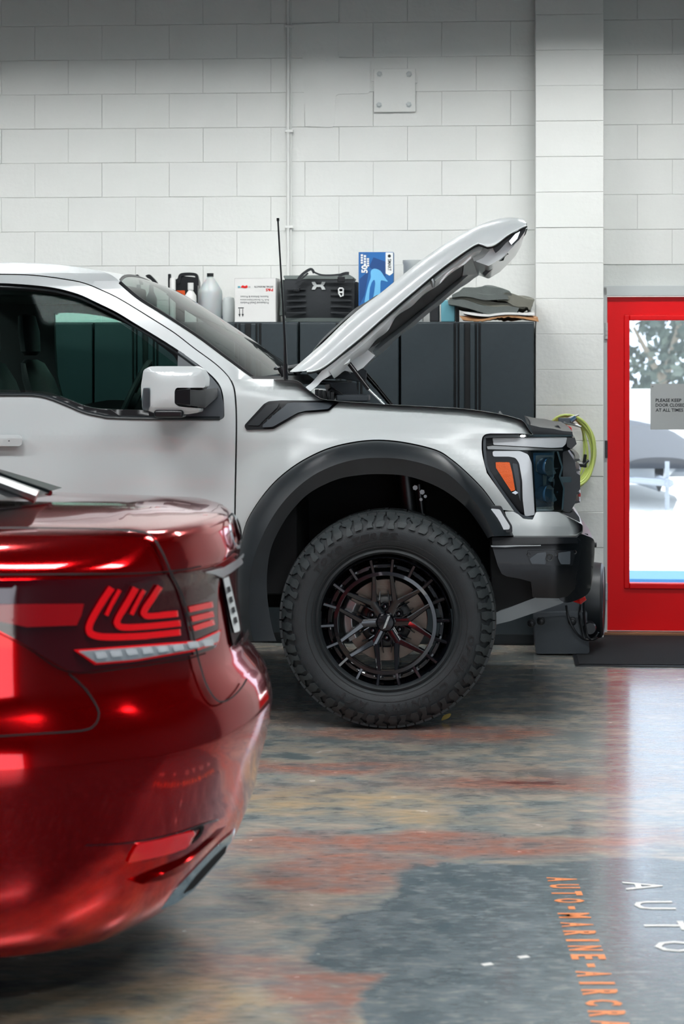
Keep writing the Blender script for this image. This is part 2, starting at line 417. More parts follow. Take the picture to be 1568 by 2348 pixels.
for nm, a in (('wall_left', (-8.1, -8, -5, WV+.2, 0, 5)), ('wall_right', (5, 5.1, -5, WV+.2, 0, 5)), ('wall_front', (-8, 5, -5.1, -5, 0, 5))):
    g = G().lbox(*a) if nm != 'wall_front' else G().lbox(-8, -.2, -5.1, -5, 0, 5).lbox(-.2, 4.6, -5.1, -5, 3.4, 5).lbox(4.6, 5, -5.1, -5, 0, 5)  # wall_front has an added, unseen opening that lets daylight in under the hood
    o = g.mk(nm, M['room'], smooth=False); o['kind'] = 'structure'
uP0, uP1 = wu(1228, 12.02), wu(1384, 12.02)           # pilaster
uD0 = wu(1391, 12.2); DW = .93; uD1 = uD0+DW; zD = UZ(1400, 679, 12.2)[1]
back = G(); back.lbox(-8, uP0+.05, WV, WV+.2, 0, 5); back.lbox(uP0, uP1-.0, 12.035, WV+.2, 0, 5)
back.lbox(uP1-.01, uD0-.03, WV, WV+.2, 0, 5); back.lbox(uD0-.04, uD1+.05, WV, WV+.2, zD+.05, 5); back.lbox(uD1+.04, 5, WV, WV+.2, 0, 5)
wb = back.mk('wall_back', M['mortar'], smooth=False); wb['kind'] = 'structure'
BL = {}
def block(u0, u1, z0, z1, vf):
    w = round(u1-u0, 3); h = round(z1-z0, 3); k = (w, h)
    if k not in BL:
        g = G(); x, z = w/2-.0004, h/2-.0004; d, c = .006, .0022
        rows = [[(-x, 0), (x, 0), (x, 0), (-x, 0)]]
        V = []
        for (sx, y) in ((0, 0), (0, -d+c), (c, -d)):
            V += [Vector((-x+sx, y, -z+sx)), Vector((x-sx, y, -z+sx)), Vector((x-sx, y, z-sx)), Vector((-x+sx, y, z-sx))]
        Fc = [(8, 9, 10, 11)]+[(r*4+i, r*4+(i+1) % 4, r*4+4+(i+1) % 4, r*4+4+i) for r in (0, 1) for i in range(4)]
        rot = Matrix.Rotation(-AL, 3, 'Z')
        BL[k] = mk('block', [rot @ v for v in V], Fc, M['wall'], None, smooth=False); o = BL[k]
    else:
        o = BL[k].copy(); COL.objects.link(o)
    j = random.uniform(-.0022, .0022)
    o.location = LW((u0+u1)/2, vf+j, (z0+z1)/2); o.parent = wb; o.rotation_euler = (random.uniform(-.003, .003), 0, random.uniform(-.003, .003))
    return o
z609 = UZ(700, 609, WV)[1]; CH = .2032
zb = [z609+CH*k for k in range(-10, 12)]; zb = [z for z in zb if z > .02]
zb = [0.0]+zb
uA = wu(157); BW = wu(311)-wu(157)
def course(ulo, uhi, vf, odd, z0, z1, u_ref, bw):
    u = u_ref+(bw/2 if odd else 0); 
    while u > ulo: u -= bw
    while u < uhi:
        a, b = max(u, ulo), min(u+bw, uhi)
        if b-a > .02: block(a, b, z0, z1, vf)
        u += bw
k0 = zb.index(min(zb, key=lambda z: abs(z-z609)))
for i in range(len(zb)-1):
    odd = (i-k0) % 2 == 0
    odd = not odd
    z0, z1 = zb[i], zb[i+1]
    if z1 > 4.3: break
    course(wu(-190), uP0+.02, WV, not odd if True else odd, z0, z1, uA+(0), BW)
    block(uP0, uP1, z0+.0, z1, 12.035)                # one wide face per course on the pilaster
    if z0 > zD: course(uP1, uD1+.5, WV, odd, z0, z1, wu(1461)-BW/2, BW)
    elif z1 < zD: course(uD1+.06, uD1+.5, WV, odd, z0, z1, wu(1461), BW)
# door frame and leaf
fr = G(); VD = 12.2
fr.lbox(uD0-.035, uD0, VD-.03, WV+.12, 0, zD+.05); fr.lbox(uD1, uD1+.035, VD-.03, WV+.12, 0, zD+.05); fr.lbox(uD0-.035, uD1+.035, VD-.03, WV+.12, zD, zD+.06)
o = fr.mk('trim_1', M['trim'], smooth=False, bevel=.002); o['kind'] = 'structure'
o = G().lbox(uD0-.02, uD1+.02, VD-.06, WV+.2, -.01, .022).mk('trim_2', M['wood'], smooth=False, bevel=.003); o['kind'] = 'structure'
zl0 = .028; ug0 = wu(1443, VD); zg0, zg1 = UZ(1443, 1337, VD)[1], UZ(1443, 735, VD)[1]; ug1 = uD1-(ug0-uD0)
df = G(); df.lbox(uD0+.004, ug0, VD, VD+.045, zl0, zD-.004); df.lbox(ug1, uD1-.004, VD, VD+.045, zl0, zD-.004)
df.lbox(ug0, ug1, VD, VD+.045, zl0, zg0); df.lbox(ug0, ug1, VD, VD+.045, zg1, zD-.004)
door = df.mk('door_1', M['door'], smooth=False); door['kind'] = 'structure'
mo = G(); mw = .032
for a in ((ug0-mw, ug0, zg0-mw, zg1+mw), (ug1, ug1+mw, zg0-mw, zg1+mw), (ug0, ug1, zg0-mw, zg0), (ug0, ug1, zg1, zg1+mw)):
    mo.lbox(a[0], a[1], VD-.014, VD, a[2], a[3])
mo.mk('moulding', M['door'], door, bevel=.006)
G().lbox(ug0, ug1, VD+.018, VD+.024, zg0, zg1).mk('pane', M['dglass'], door, smooth=False)
for y0, y1, mm in ((740, 778, 'trim'), (1010, 1050, 'black'), (1337, 1377, 'steel')):
    g = G(); g.pbox(1387, y0, 1393, y1, VD-.04, VD-.015)
    for q in range(4): g.pbox(1387.5, y0+(y1-y0)*q/4+1, 1392.5, y0+(y1-y0)*(q+1)/4-1, VD-.046, VD-.03)
    g.mk('hinge', M[mm], door, bevel=.001)
s = empty('door_sign', PV(1530, 985, VD+.01), 'grey paper sign reading PLEASE KEEP DOOR CLOSED AT ALL TIMES on the red door glass', 'sign')
G().pbox(1491, 880, 1605, 985, VD+.008, VD+.012).mk('plate', M['sign'], s, smooth=False)
for q in ((1496, 886), (1600, 886)): G().lathe([(0, -.002), (.005, -.001), (.005, .003)], PV(q[0], q[1], VD+.007), (SA, CA, 0), 10).mk('pin', M['steel'], s)
for k, t in enumerate(('PLEASE KEEP', 'DOOR CLOSED', 'AT ALL TIMES')):
    y1 = 921.5+k*11.3; w = (59, 68, 63)[k]
    put_text('lettering', t, lambda a, b: PV(1503+a*w, y1-b*7.6, VD+.0065), M['ink'], s, .018)
# conduit, plate and marks on the wall
g = G(); g.tube([PV(660.5, y, WV-.035) for y in (-60, 740)], .0095, 10)
c = empty('wall_conduit', PV(660, 738, WV-.035), 'thin white painted conduit running up the block wall behind the aerial', 'pipe')
g.mk('pipe', M['wall'], c)
g = G(); g.tube([PV(667, y, WV-.03) for y in (-60, 740)], .004, 8); g.mk('cable', M['wall'], c)
for y in (60, 300, 520):
    G().pbox(653, y-3, 672, y+3, WV-.045, WV-.012).mk('strap', M['wall'], c, bevel=.002)
c = empty('wall_plate', PV(905, 257, WV-.02), 'square white painted steel plate with four bolts high on the block wall', 'plate')
G().pbox(857, 157, 952, 257, WV-.026, WV-.012).mk('plate', M['wall'], c, bevel=.002)
G().pbox(852, 172, 857, 186, WV-.022, WV-.012).mk('tab', M['wall'], c); G().pbox(952, 176, 956, 190, WV-.022, WV-.012).mk('tab', M['wall'], c)
for q in ((870, 170), (938, 170), (869, 241), (937, 240)):
    G().lathe([(0, -.016), (.010, -.015), (.012, -.006), (.018, -.005), (.018, 0)], PV(q[0], q[1], WV-.026), (SA, CA, 0), 6).mk('bolt', M['trim'], c, sharp=20)
patch = rnd([(690, 55), (775, 52), (775, 133), (848, 134), (848, 214), (770, 216), (766, 292), (700, 290)], 8)
panel('block', patch, flat_v(WV-.0145), M['wall'], wb, thick=.004, step=60, bevel=.001)

# ------------------------------------------------------------ outside the door
g = G().box((6, 32, -.06), (60, 39.2, .1)); g.box((2, -15.2, -.06), (40, 20, .1)); g.mk('ground', M['ground'], smooth=False)['kind'] = 'structure'  # second slab lies beyond the added opening behind the camera
kb = G().lbox(.6, 4.2, 15.0, 15.6, -.012, .03).mk('blue_kerb', M['bluekerb'], smooth=False); tag(kb, 'blue painted kerb strip outside just beyond the red door', 'kerb')
lw = G().box((8, 34, .52), (30, .3, 1.1)).mk('garden_wall', M['lowwall'], smooth=False, bevel=.02); tag(lw, 'low white wall behind the covered boat outside', 'wall')
bt = empty('covered_boat', (3.3, 22.5, 0), 'boat under a grey cover on a white trailer seen through the door glass', 'boat')
def BP(px, py, D=22.5): return P(px, py, D)
g = G(); rows = []
for i in range(9):
    t = i/8; y = 22.2+t*4.5; rows.append([])
    w = lerp(.34, .72, min(1, t*2.2))
    for k in range(17):
        a = math.pi*k/16; hh = lerp(.12, .40, min(1, t*1.5))
        rows[-1].append(Vector((3.37+math.cos(a)*w, y, .42+hh*math.sin(a)**.5)))
g.grid(rows); g.add(rows[0], [tuple(range(17))]); g.mk('cover', M['cover'], bt)
g = G(); rows = []
for i in range(9):
    t = i/8; y = 22.25+t*4.4; w = lerp(.05, .68, min(1, t*2)); rows.append([Vector((3.37+math.sin(a)*w, y, .45-.28*math.cos(a)*(1-.15*t))) for a in [R(-90+180*k/12) for k in range(13)]])
g.grid(rows); g.mk('hull', M['hull'], bt)
g = G(); g.tube([(3.37, 21.6, .3), (3.37, 24, .3)], .05); g.tube([(2.6, 23.6, .3), (4.2, 23.6, .3)], .05); g.tube([(3.37, 21.6, .3), (2.6, 23, .3)], .035); g.tube([(3.37, 21.6, .3), (4.15, 23, .3)], .035)
g.mk('trailer_frame', M['hull'], bt)
G().tube([(3.37, 21.7, 0.02), (3.37, 21.7, .52)], .025).mk('jack_post', M['hull'], bt)
for x in (2.55, 4.2): G().lathe([(0, -.08), (.2, -.08), (.24, -.05), (.24, .05), (.2, .08), (0, .08)], (x, 23.6, .24), (1, 0, 0), 20).mk('wheel', M['dark'], bt)
for i, (x, y, h, w, l) in enumerate(((6.0, 40, 3.6, 1.5, 'pale leaning tree beyond the low white wall outside'), (8.2, 44, 4.6, 2.4, 'broad dark leaved tree furthest behind the wall outside'))):
    t = empty('tree', (x, y, 0), l, 'tree')
    g = G(); g.tube([(x, y, 0), (x+.15, y, h*.3), (x+.45, y, h*.62)], [.12, .1, .05]); g.tube([(x+.15, y, h*.3), (x-.4, y+.2, h*.6)], [.08, .03]); g.mk('trunk', M['bark'], t)
    g = G()
    for k in range(1500):
        a = random.uniform(0, 6.28); rr = w*random.random()**.5; zz = random.uniform(-.4, .5)*h
        if noise.noise(Vector((rr*math.cos(a), rr*math.sin(a), zz))*1.3) < -.08: continue
        c0 = Vector((x+.3+rr*math.cos(a), y+rr*math.sin(a), h*.66+zz)); d1 = Vector((random.uniform(-1, 1), random.uniform(-1, 1), random.uniform(-1, 1)))*.13; d2 = d1.orthogonal().normalized()*.1
        g.add([c0-d1, c0+d2, c0+d1, c0-d2], [(0, 1, 2, 3)])
    f = g.mk('foliage', M['foliage'], t, smooth=False, recalc=False); f['kind'] = 'stuff'

# ------------------------------------------------------------ ceiling lights
fx = None
for (x, y) in ((-4.4, 10.6), (-2.3, 10.6), (-.3, 10.6), (1.7, 10.6)):
    if fx is None:
        fx = empty('ceiling_light', (x, y, LZ), 'white LED batten hanging before the wall, farthest left of its row', 'light', 'LED battens under the ceiling')
        g = G(); g.box((x, y, LZ+.025), (1.3, .16, .05))
        for s in (-1, 1): g.box((x, y+s*.076, LZ-.014), (1.3, .008, .044)); g.box((x+s*.64, y, LZ-.014), (.02, .16, .044))
        g.mk('housing', M['trim'], fx, smooth=False)
        G().box((x, y, LZ-.007), (1.22, .12, .012)).mk('diffuser', M['lamp_wall'], fx, smooth=False)
        G().tube([(x-.5, y, LZ+.05), (x-.5, y, 5)], .004, 6).mk('cable', M['steel'], fx); G().tube([(x+.5, y, LZ+.05), (x+.5, y, 5)], .004, 6).mk('cable', M['steel'], fx)
    else:
        n = fx.copy(); COL.objects.link(n); n.location = (x, y, LZ); n['label'] = {-2.3: 'white LED batten hanging before the wall over the truck cab', -.3: 'white LED batten hanging before the wall over the raised hood', 1.7: 'white LED batten hanging before the wall over the red door'}[x]
        for ch in list(fx.children):
            c2 = ch.copy(); COL.objects.link(c2); c2.parent = n


pn = None
for (x, y) in ((-4.4, 7.4), (-1.6, 7.2), (1.3, 7.2), (2.3, 4.4), (-.1, 4.6), (1.4, .8)):
    if pn is None:
        pn = empty('ceiling_panel', (x, y, LZ), 'white framed LED panel hanging over the middle of the shop', 'light', 'LED panels over the shop floor')
        g = G(); g.box((x, y, LZ+.03), (1.26, .46, .04))
        for s in (-1, 1): g.box((x, y+s*.22, LZ), (1.26, .02, .03)); g.box((x+s*.62, y, LZ), (.02, .46, .03))
        g.mk('housing', M['trim'], pn, smooth=False); G().box((x, y, LZ+.004), (1.2, .40, .012)).mk('diffuser', M['lamp'], pn, smooth=False)
        for s in (-.5, .5): G().tube([(x+s, y, LZ+.05), (x+s, y, 5)], .004, 6).mk('cable', M['steel'], pn)
    else:
        n = pn.copy(); COL.objects.link(n); n.location = (x, y, LZ)
        for ch in list(pn.children):
            c2 = ch.copy(); COL.objects.link(c2); c2.parent = n

# ------------------------------------------------------------ black mat, floor lettering, leaf
a = FL(1328, 1528)
mt = empty('door_mat', (a.x+.6, 11.5, 0), 'black ribbed entrance mat on the floor before the red door', 'mat')
G().lbox(*( (lambda u0: (u0, u0+1.5))(a.x*CA-a.y*SA)), 10.98, 12.12, 0, .012).mk('pile', M['matt'], mt, smooth=False)
u0 = a.x*CA-a.y*SA
g = G(); g.lbox(u0-.02, u0, 10.96, 12.14, 0, .008); g.lbox(u0-.02, u0+1.5, 10.96, 10.98, 0, .008); g.mk('rubber_edge', M['black'], mt, smooth=False)
def ftext(name, chars, xs, hgt, wid, m, bold, label, slope):
    root = empty(name, (xs, 5.8, 0), label, 'floor lettering')
    for ch, D, wf in chars:
        x0 = xs+slope*(6.47-D)
        if ch == '•':
            G().lathe([(0, .0016), (hgt*.22, .0012), (hgt*.24, 0)], (x0+hgt*.5, D, 0), (0, 0, 1), 24).mk('dot', m, root); continue
        if ch == '-':
            G().box((x0+hgt*.5, D, .0006), (hgt*.22, .028, .0012)).mk('hyphen', m, root, smooth=False); continue
        w = wid*wf
        V, Fc, asp = text(ch, bold)
        mk('letter', [Vector((x0+b*hgt, D+w/2-a*w, .0014)) for a, b in V], Fc, m, root, smooth=False, recalc=False)
    return root
ys = [2017, 2033, 2049, 2066, 2082, 2100, 2121, 2140, 2157, 2175, 2195, 2214, 2234, 2255, 2276, 2300, 2325, 2348, 2372, 2396]
ws = [1, 1, 1, 1, 1, 1.15, 1, 1, .4, 1, 1, 1, 1, .4, 1, 1, 1, 1, 1, 1]
ftext('painted_lettering', [(ch, H*F/(y-HY), w) for ch, y, w in zip('AUTO-MARINE-AIRCRAFT', ys, ws)], .634, .092, .046, M['txorange'], .035,
      'orange painted letters AUTO-MARINE-AIRCRAFT on the slate coloured floor', -.021)
ftext('painted_lettering', [('A', 6.39, 1), ('U', 6.165, .95), ('T', 5.945, .95), ('O', 5.735, 1.05), ('•', 5.35, 1), ('M', 4.98, 1.2)], .862, .118, .098, M['txwhite'], .012,
      'large white painted letters AUTO with a dot on the floor at right', -.008)
lf = panel('dry_leaf', SC_([(1012, 1652), (1016, 1640), (1026, 1634), (1034, 1634), (1030, 1644), (1020, 1650)]), lambda x, y: FL(x, 1655)+Vector((0, .0, (1656-y)*.0016)), M['leaf'], None, thick=.002, step=8, bevel=0)
tag(lf, 'small curled yellow leaf on the floor beside the truck tyre', 'leaf')
for q, l in (((1117, 2212), 'pale paint chip on the slate floor left of the orange letters'), ((1200, 2195), 'thin pale paint chip nearest the orange letters')):
    p = FL(*q); o = G().box(p+Vector((0, 0, .001)), (.03, .02, .002), .4).mk('paint_chip', M['txwhite'], smooth=False, bevel=.0006); tag(o, l, 'debris')
# ------------------------------------------------------------ white pickup truck
VC = 10.12                                            # its centre plane
PT = [(600, .50), (604, .43), (609, .385), (618, .345), (640, .315), (700, .275), (800, .21), (880, .155), (905, .135), (940, .125), (985, .115), (1000, .105), (1030, .112), (1100, .10), (1180, .098), (1300, .11), (1460, .15)]
TP = smtab(PT, 590, 1480, 11)
TT = smtab([(540, 868), (683, 874), (712, 898), (745, 917), (812, 922), (1000, 933), (1072, 938), (1145, 949), (1196, 963), (1221, 996), (1330, 1040)], 530, 1330, 9)
def TV(px, py):                                       # truck side surface, v coordinate
    o = TP(py)
    if px > 540:                                      # fender: rolls in at the top edge, swells over the flare
        top = TT(px)
        d = max(0, py-top)
        w = min(1, (px-540)/120)
        o += w*(.09*math.exp(-(d/9.0))+.045*math.exp(-d/40.0)-.03)
        r = math.hypot((px-872), (py-1425)*1.0)
        o -= .05*math.exp(-((r-405)/48)**2)*w*(1 if py < 1250 else 0.3)
    if px > 1180: o += .30*((px-1180)/150)**2*(1 if py < 1400 else 1)
    return 9.08+o
TS = lambda off=0: (lambda x, y: PV(x, y, TV(x, y)+off))
tr = empty('pickup_truck', LW(.1, 9.3, 0), 'white pickup truck with raised hood and black wheel arch flares', 'truck')
seam = S([(-60, 629), (0, 629), (76, 631), (147, 640), (192, 649), (232, 665), (277, 687), (357, 736), (402, 765), (446, 799), (491, 832), (518, 857), (531, 877), (538, 904), (541, 962), (540, 1051), (538, 1160), (537, 1300), (536, 1420)], 5)
iS = min(range(len(seam)), key=lambda i: math.dist(seam[i], (529, 872)))
cabtop = S([(-60, 601), (0, 601), (112, 605), (201, 616), (250, 628), (274, 645)])
wsn = S([(272, 650), (312, 685), (357, 714), (402, 743), (457, 780), (513, 822), (576, 868)])
s1 = offs(seam, -1.2); s2 = offs(seam, 1.2)
panel('cab_frame', s1[:iS+1]+[(577, 869)]+wsn[::-1]+cabtop[::-1], TS(), M['white'], tr, thick=.05, step=18, bevel=0)
# door with window opening
win = [(-60, 649), (0, 649), (67, 653), (125, 660), (179, 674), (223, 694), (268, 716), (312, 743), (357, 770), (406, 801), (437, 823), (473, 850), (500, 877), (511, 904), (514, 944), (513, 957), (504, 963)]
winb = S([(504, 963), (400, 963), (312, 962), (250, 960), (232, 957), (192, 948), (156, 933), (116, 917), (89, 910), (60, 908), (0, 908), (-60, 908)])
wino = S(win, 4)+winb
low = [(-60, 1480)]
panel('door', s2+[(-60, 1420)]+[], TS(), M['white'], tr, thick=.05, step=18) if False else None
dtop = s2+[(-60, 1420), (-60, 909)]
panel('door_skin', s2+[(-60, 1420)]+winb[::-1]+S(win, 4)[::-1], TS(), M['white'], tr, thick=.05, step=18, bevel=0)
panel('door_gap_shade', offs(seam, -3.5)+offs(seam, 3.5)[::-1], TS(.035), M['dark'], tr, thick=.01, step=30, bevel=0)  # dark backing strip stands in for the shade inside the seam
# window surround (black), glass
gl = S([(-60, 665), (0, 665), (67, 668), (125, 676), (179, 690), (223, 709), (268, 735), (312, 765), (357, 800), (407, 838)], 4)+[(407, 943), (360, 943)]+S([(330, 940), (232, 937), (192, 929), (156, 915), (120, 902), (89, 897), (0, 893), (-60, 893)], 4)
panel('window_seal', offs(S(win, 4), 0)+winb, TS(.008), M['black'], tr, holes=[gl], thick=.03, step=30, bevel=.004)
def tstrip(name, c, ofs, m):                          # strip of several offset rows following the body side
    rows = [[TS(o)(x, y) for x, y in offs(resamp(c, 90), d)] for d, o in ofs]
    return G().grid(rows).mk(name, m, tr, sharp=50)
tstrip('seal_lip', S([(a+0, b+6) for a, b in win[:12]], 4), ((0, .008), (.3, -.004), (2.2, -.008), (4.4, -.004), (4.7, .008)), M['flare'])
tstrip('belt_strip', winb, ((-1, .01), (-.6, -.006), (2, -.010), (6, -.008), (8, -.002), (8.4, .01)), M['flare'])
panel('door_window', gl, TS(.03), M['wglass'], tr, thick=.004, step=40, bevel=0)
panel('mirror_sail', rnd([(408, 800), (455, 838), (486, 866), (505, 890), (513, 930), (513, 961), (405, 961)], 8), TS(.0), M['grey'], tr, thick=.03, step=30, bevel=.004)
# door handle
h = panel('door_handle', rnd([(-60, 997), (46, 997), (51, 1003), (50, 1019), (44, 1023), (-60, 1023)], 5), lambda x, y: PV(x, y, TV(x, y)-.045+.0004*abs(y-1010)), M['white'], tr, thick=.02, step=20, bevel=.006)
G().pbox(12, 1006, 23, 1013, 9.145, 9.18).mk('lock_button', M['black'], h, bevel=.003)
panel('handle_recess', rnd([(-60, 1000), (44, 1000), (44, 1026), (-60, 1026)], 6), TS(-.001), M['trim'], tr, thick=.01, step=30, bevel=.001)
# roof and windshield (across the whole cab)
def mirror_rows(near, cen, vn, n=34, ns=24, bow=.5, powr=2.0):
    a = [UZ(x, y, vn) for x, y in resamp(near, n)]; c = [UZ(x, y, VC) for x, y in resamp(cen, n)]
    rows = []
    for i in range(n):
        r = []
        for k in range(ns+1):
            s = -1+2*k/ns; f = 1-abs(s)**powr
            r.append(LW(lerp(a[i][0], c[i][0], f), VC+(VC-vn)*s, lerp(a[i][1], c[i][1], f)))
        rows.append(r)
    return rows
g = G(); g.grid(mirror_rows(cabtop, S([(-60, 612), (0, 612), (112, 613), (215, 620), (285, 630), (309, 636)]), 9.56, 24, 20, powr=3)); g.mk('roof', M['white'], tr)
wsc = S([(309, 634), (353, 647), (402, 667), (451, 696), (491, 722), (536, 752), (580, 781), (625, 812), (678, 852)])
wr = mirror_rows([(x+2, y-1) for x, y in wsn], wsc, 9.40, 30, 26)
g = G(); g.grid(wr); g.mk('windshield', M['wshield'], tr)
g = G(); g.tube([r[0] for r in wr], .012, 6); g.tube([r[-1] for r in wr], .014, 6); g.tube(wr[0], .008, 6); g.mk('windshield_trim', M['black'], tr)
# black ceramic band along the near glass edge and cowl
g = G(); g.grid([[lerp(r[0], r[1], 0)+Vector((.004, 0, .004)), lerp(r[0], r[1], .55)+Vector((.004, 0, .004))] for r in wr]); g.mk('glass_border', M['black'], tr)
uc, zc = UZ(576, 869, 9.4)
uH, zH = UZ(716, 893, 9.3)
g = G(); g.grid([[LW(u+(.19*(1-((v-VC)/.75)**2) if j < 3 else .05), v, z) for v in [VC-.76+1.52*k/16 for k in range(17)]] for j, (u, z) in enumerate(((uc, zc+.012), (uc+.03, zc-.01), (uc+.12, zc-.02), (uH, zH+.02), (uH+.02, zH-.05)))])
g.mk('cowl', M['black'], tr)
for k, (v0, v1) in enumerate(((9.45, 10.0), (10.1, 10.75))):
    g = G(); a0 = LW(uc+.13, v0, zc+.045); a1 = LW(uc+.24, v1, zc+.05)
    g.tube([a0, lerp(a0, a1, .5)+Vector((0, 0, .012)), a1], .009, 8); g.tube([a0+Vector((.02, 0, -.03)), a0+Vector((0, 0, .01))], .02, 10)
    g.tube([a0+Vector((-.03, .05, .0)), a1+Vector((-.03, 0, .0))], .006, 6); g.mk('wiper', M['black'], tr)
# cabin: far side with its window, headliner, seats, dash
VF = 2*VC-9.25
farw = SC_([(124, 735), (128, 722), (140, 717), (200, 720), (262, 732), (322, 760), (372, 796), (407, 830), (409, 905), (360, 917), (250, 917), (143, 917)], 3)
panel('far_door', [(-300, 660), (120, 665), (240, 690), (330, 728), (430, 800), (560, 878), (600, 930), (600, 1180), (-300, 1180)], flat_v(VF), M['cabin'], tr, holes=[farw], thick=.04, step=80, bevel=.004)
panel('far_window', farw, flat_v(VF+.0), M['wglass'], tr, thick=.004, step=80, bevel=0)
ur0 = UZ(-60, 650, 9.5)[0]; zr = UZ(0, 622, VC)[1]-.04
G().lbox(ur0-.3, UZ(225, 640, 9.6)[0], 9.55, VF, zr-.10, zr-.02).mk('headliner', M['cabin'], tr, bevel=.02)
ud0, zd0 = UZ(365, 905, 9.5); ud1 = UZ(560, 880, 9.5)[0]
g = G(); rows = []
for k in range(13):
    v = 9.36+(VF-9.36)*k/12; bulge = .05 if 1 < k < 5 else 0
    rows.append([LW(ud0-.02, v, 1.15), LW(ud0-.04-bulge, v, zd0-.08), LW(ud0+.05, v, zd0+.02+bulge*.6), LW(ud0+.35, v, zd0+.03), LW(ud1+.05, v, zc-.04), LW(ud1+.05, v, 1.1)])
g.grid(rows); g.mk('dashboard', M['cabin'], tr)
g = G(); cs = LW(ud0-.16, 9.72, zd0-.02); ax = Vector((-.9, 0, .42)); g.lathe([(.185+.014*math.cos(t), .014*math.sin(t)) for t in [R(45*k) for k in range(8)]], cs, ax, 28, closed=True); g.lathe([(0, .02), (.05, .02), (.06, 0), (.05, -.03), (0, -.03)], cs, ax, 16)
for q in (90, 210, 330):
    x = ax.normalized().orthogonal().normalized(); y = ax.normalized().cross(x); d = x*math.cos(R(q))+y*math.sin(R(q)); g.tube([cs, cs+d*.18], .012, 6)
g.mk('steering_wheel', M['cabin'], tr)
for v in (9.62, 10.5):
    us = UZ(-10, 900, 9.6)[0]
    def seatrow(z, w, d, uo): return [LW(us+uo+d*math.cos(a), v+.03+w*math.sin(a), z) for a in [R(360*k/16) for k in range(16)]]
    g = G(); g.grid([seatrow(z, w, d, uo) for z, w, d, uo in ((1.0, .24, .08, .12), (1.15, .25, .09, .10), (1.35, .24, .08, .05), (1.5, .22, .07, .0), (1.58, .17, .05, -.03), (1.6, .06, .03, -.04))], closed_u=True)
    g.grid([seatrow(z, w, d, uo) for z, w, d, uo in ((1.62, .04, .03, -.04), (1.64, .12, .045, -.04), (1.74, .13, .05, -.05), (1.82, .10, .04, -.06), (1.83, .02, .01, -.06))], closed_u=True)
    g.lbox(us+.05, us+.55, v-.22, v+.28, .88, 1.03); g.mk('seat', M['seat'], tr)
# mirror
VM = 8.86
hold = rnd([(344, 840), (446, 840), (462, 848), (471, 866), (470, 889), (404, 889), (400, 897), (400, 926), (410, 932), (457, 937), (455, 946), (430, 950), (348, 944), (326, 939), (323, 885), (329, 848)], 5)
def mf(x, y):
    cx, cy = 400, 893; d = max(abs(x-cx)/78, abs(y-cy)/58); return PV(x, y, VM+.07*max(0, d-.25)**2+.02)
mc = panel('mirror_cap', hold, mf, M['white'], tr, thick=.14, step=9, bevel=.01)
panel('mirror_housing', rnd([(332, 846), (462, 846), (466, 886), (450, 944), (330, 940), (322, 900)], 8), flat_v(VM+.10), M['black'], tr, thick=.14, step=40, bevel=.012)
panel('turn_signal', rnd([(329, 889), (344, 889), (344, 930), (340, 943), (327, 941), (325, 915)], 2), lambda x, y: mf(x, y)+Vector((0, -.006, 0)), M['clear'], tr, thick=.01, step=20, bevel=.001)
for k in range(6): G().lathe([(0, -.006), (.006, -.003), (.008, .004)], PV(335, 896+k*7.2, VM+.055), (-SA, -CA, 0), 10).mk('reflector', M['chrome'], tr)
panel('signal_back', rnd([(330, 890), (343, 890), (343, 942), (328, 940)], 2), lambda x, y: mf(x, y)+Vector((0, -.002, 0)), M['lens'], tr, thick=.006, step=30, bevel=0)
g = G(); ay0, ay1 = 892, 930
rows = []
for t, (xa, ya, yb, v) in enumerate(((400, 892, 928, VM+.04), (436, 889, 931, VM+.02), (437, 891, 930, VM+.03), (470, 892, 935, VM+.12), (499, 890, 912, 9.19))):
    rows.append([PV(xa, ya, v), PV(xa, ya+3, v-.01), PV(xa, yb-3, v-.01), PV(xa, yb, v), PV(xa, yb, v+.09), PV(xa, ya, v+.09)])
g.grid(rows, closed_u=True); g.add(rows[0], [tuple(range(6))]); g.mk('mirror_arm', M['black'], tr, bevel=.004)
G().pbox(352, 940, 420, 958, VM+.03, VM+.14).mk('mirror_camera', M['black'], tr, bevel=.012)
# fender
fo = [(541, 1290)]+offs(seam, -1.2)[::-1]
fl_out = S([(560, 1470), (548, 1440), (540, 1400), (537, 1340), (538, 1310), (544, 1271), (554, 1235), (568, 1192), (601, 1140), (640, 1097), (690, 1060), (750, 1031), (810, 1016), (868, 1011), (930, 1017), (1000, 1034), (1036, 1056), (1072, 1087), (1109, 1125), (1138, 1165), (1159, 1190), (1177, 1228)], 5)
ia = min(range(len(fl_out)), key=lambda i: math.dist(fl_out[i], (542, 1280))); ib = min(range(len(fl_out)), key=lambda i: math.dist(fl_out[i], (1143, 1172)))
sm = [(x+2.6, y) for x, y in seam if 872 < y < 1290]
ftop = [(533, 870), (560, 869)]+S([(600, 869.5), (658, 870), (683, 874), (697, 885), (711, 897), (725, 908), (740, 915), (773, 919), (812, 922), (900, 928), (1000, 933), (1072, 938), (1145, 949), (1181, 958), (1196, 963), (1205, 972), (1214, 987), (1222, 996)], 4)
lampedge = [(1190, 994)]+S([(1124, 994), (1113, 996), (1106, 1003), (1104, 1020), (1106, 1045), (1116, 1085)], 4)+[(1178, 1172)]
outer = sm[::-1]+ftop+lampedge+[(x, y-3) for x, y in fl_out[ia:ib+1]][::-1]
panel('fender', outer, TS(), M['satin'], tr, thick=.03, step=12, bevel=0)
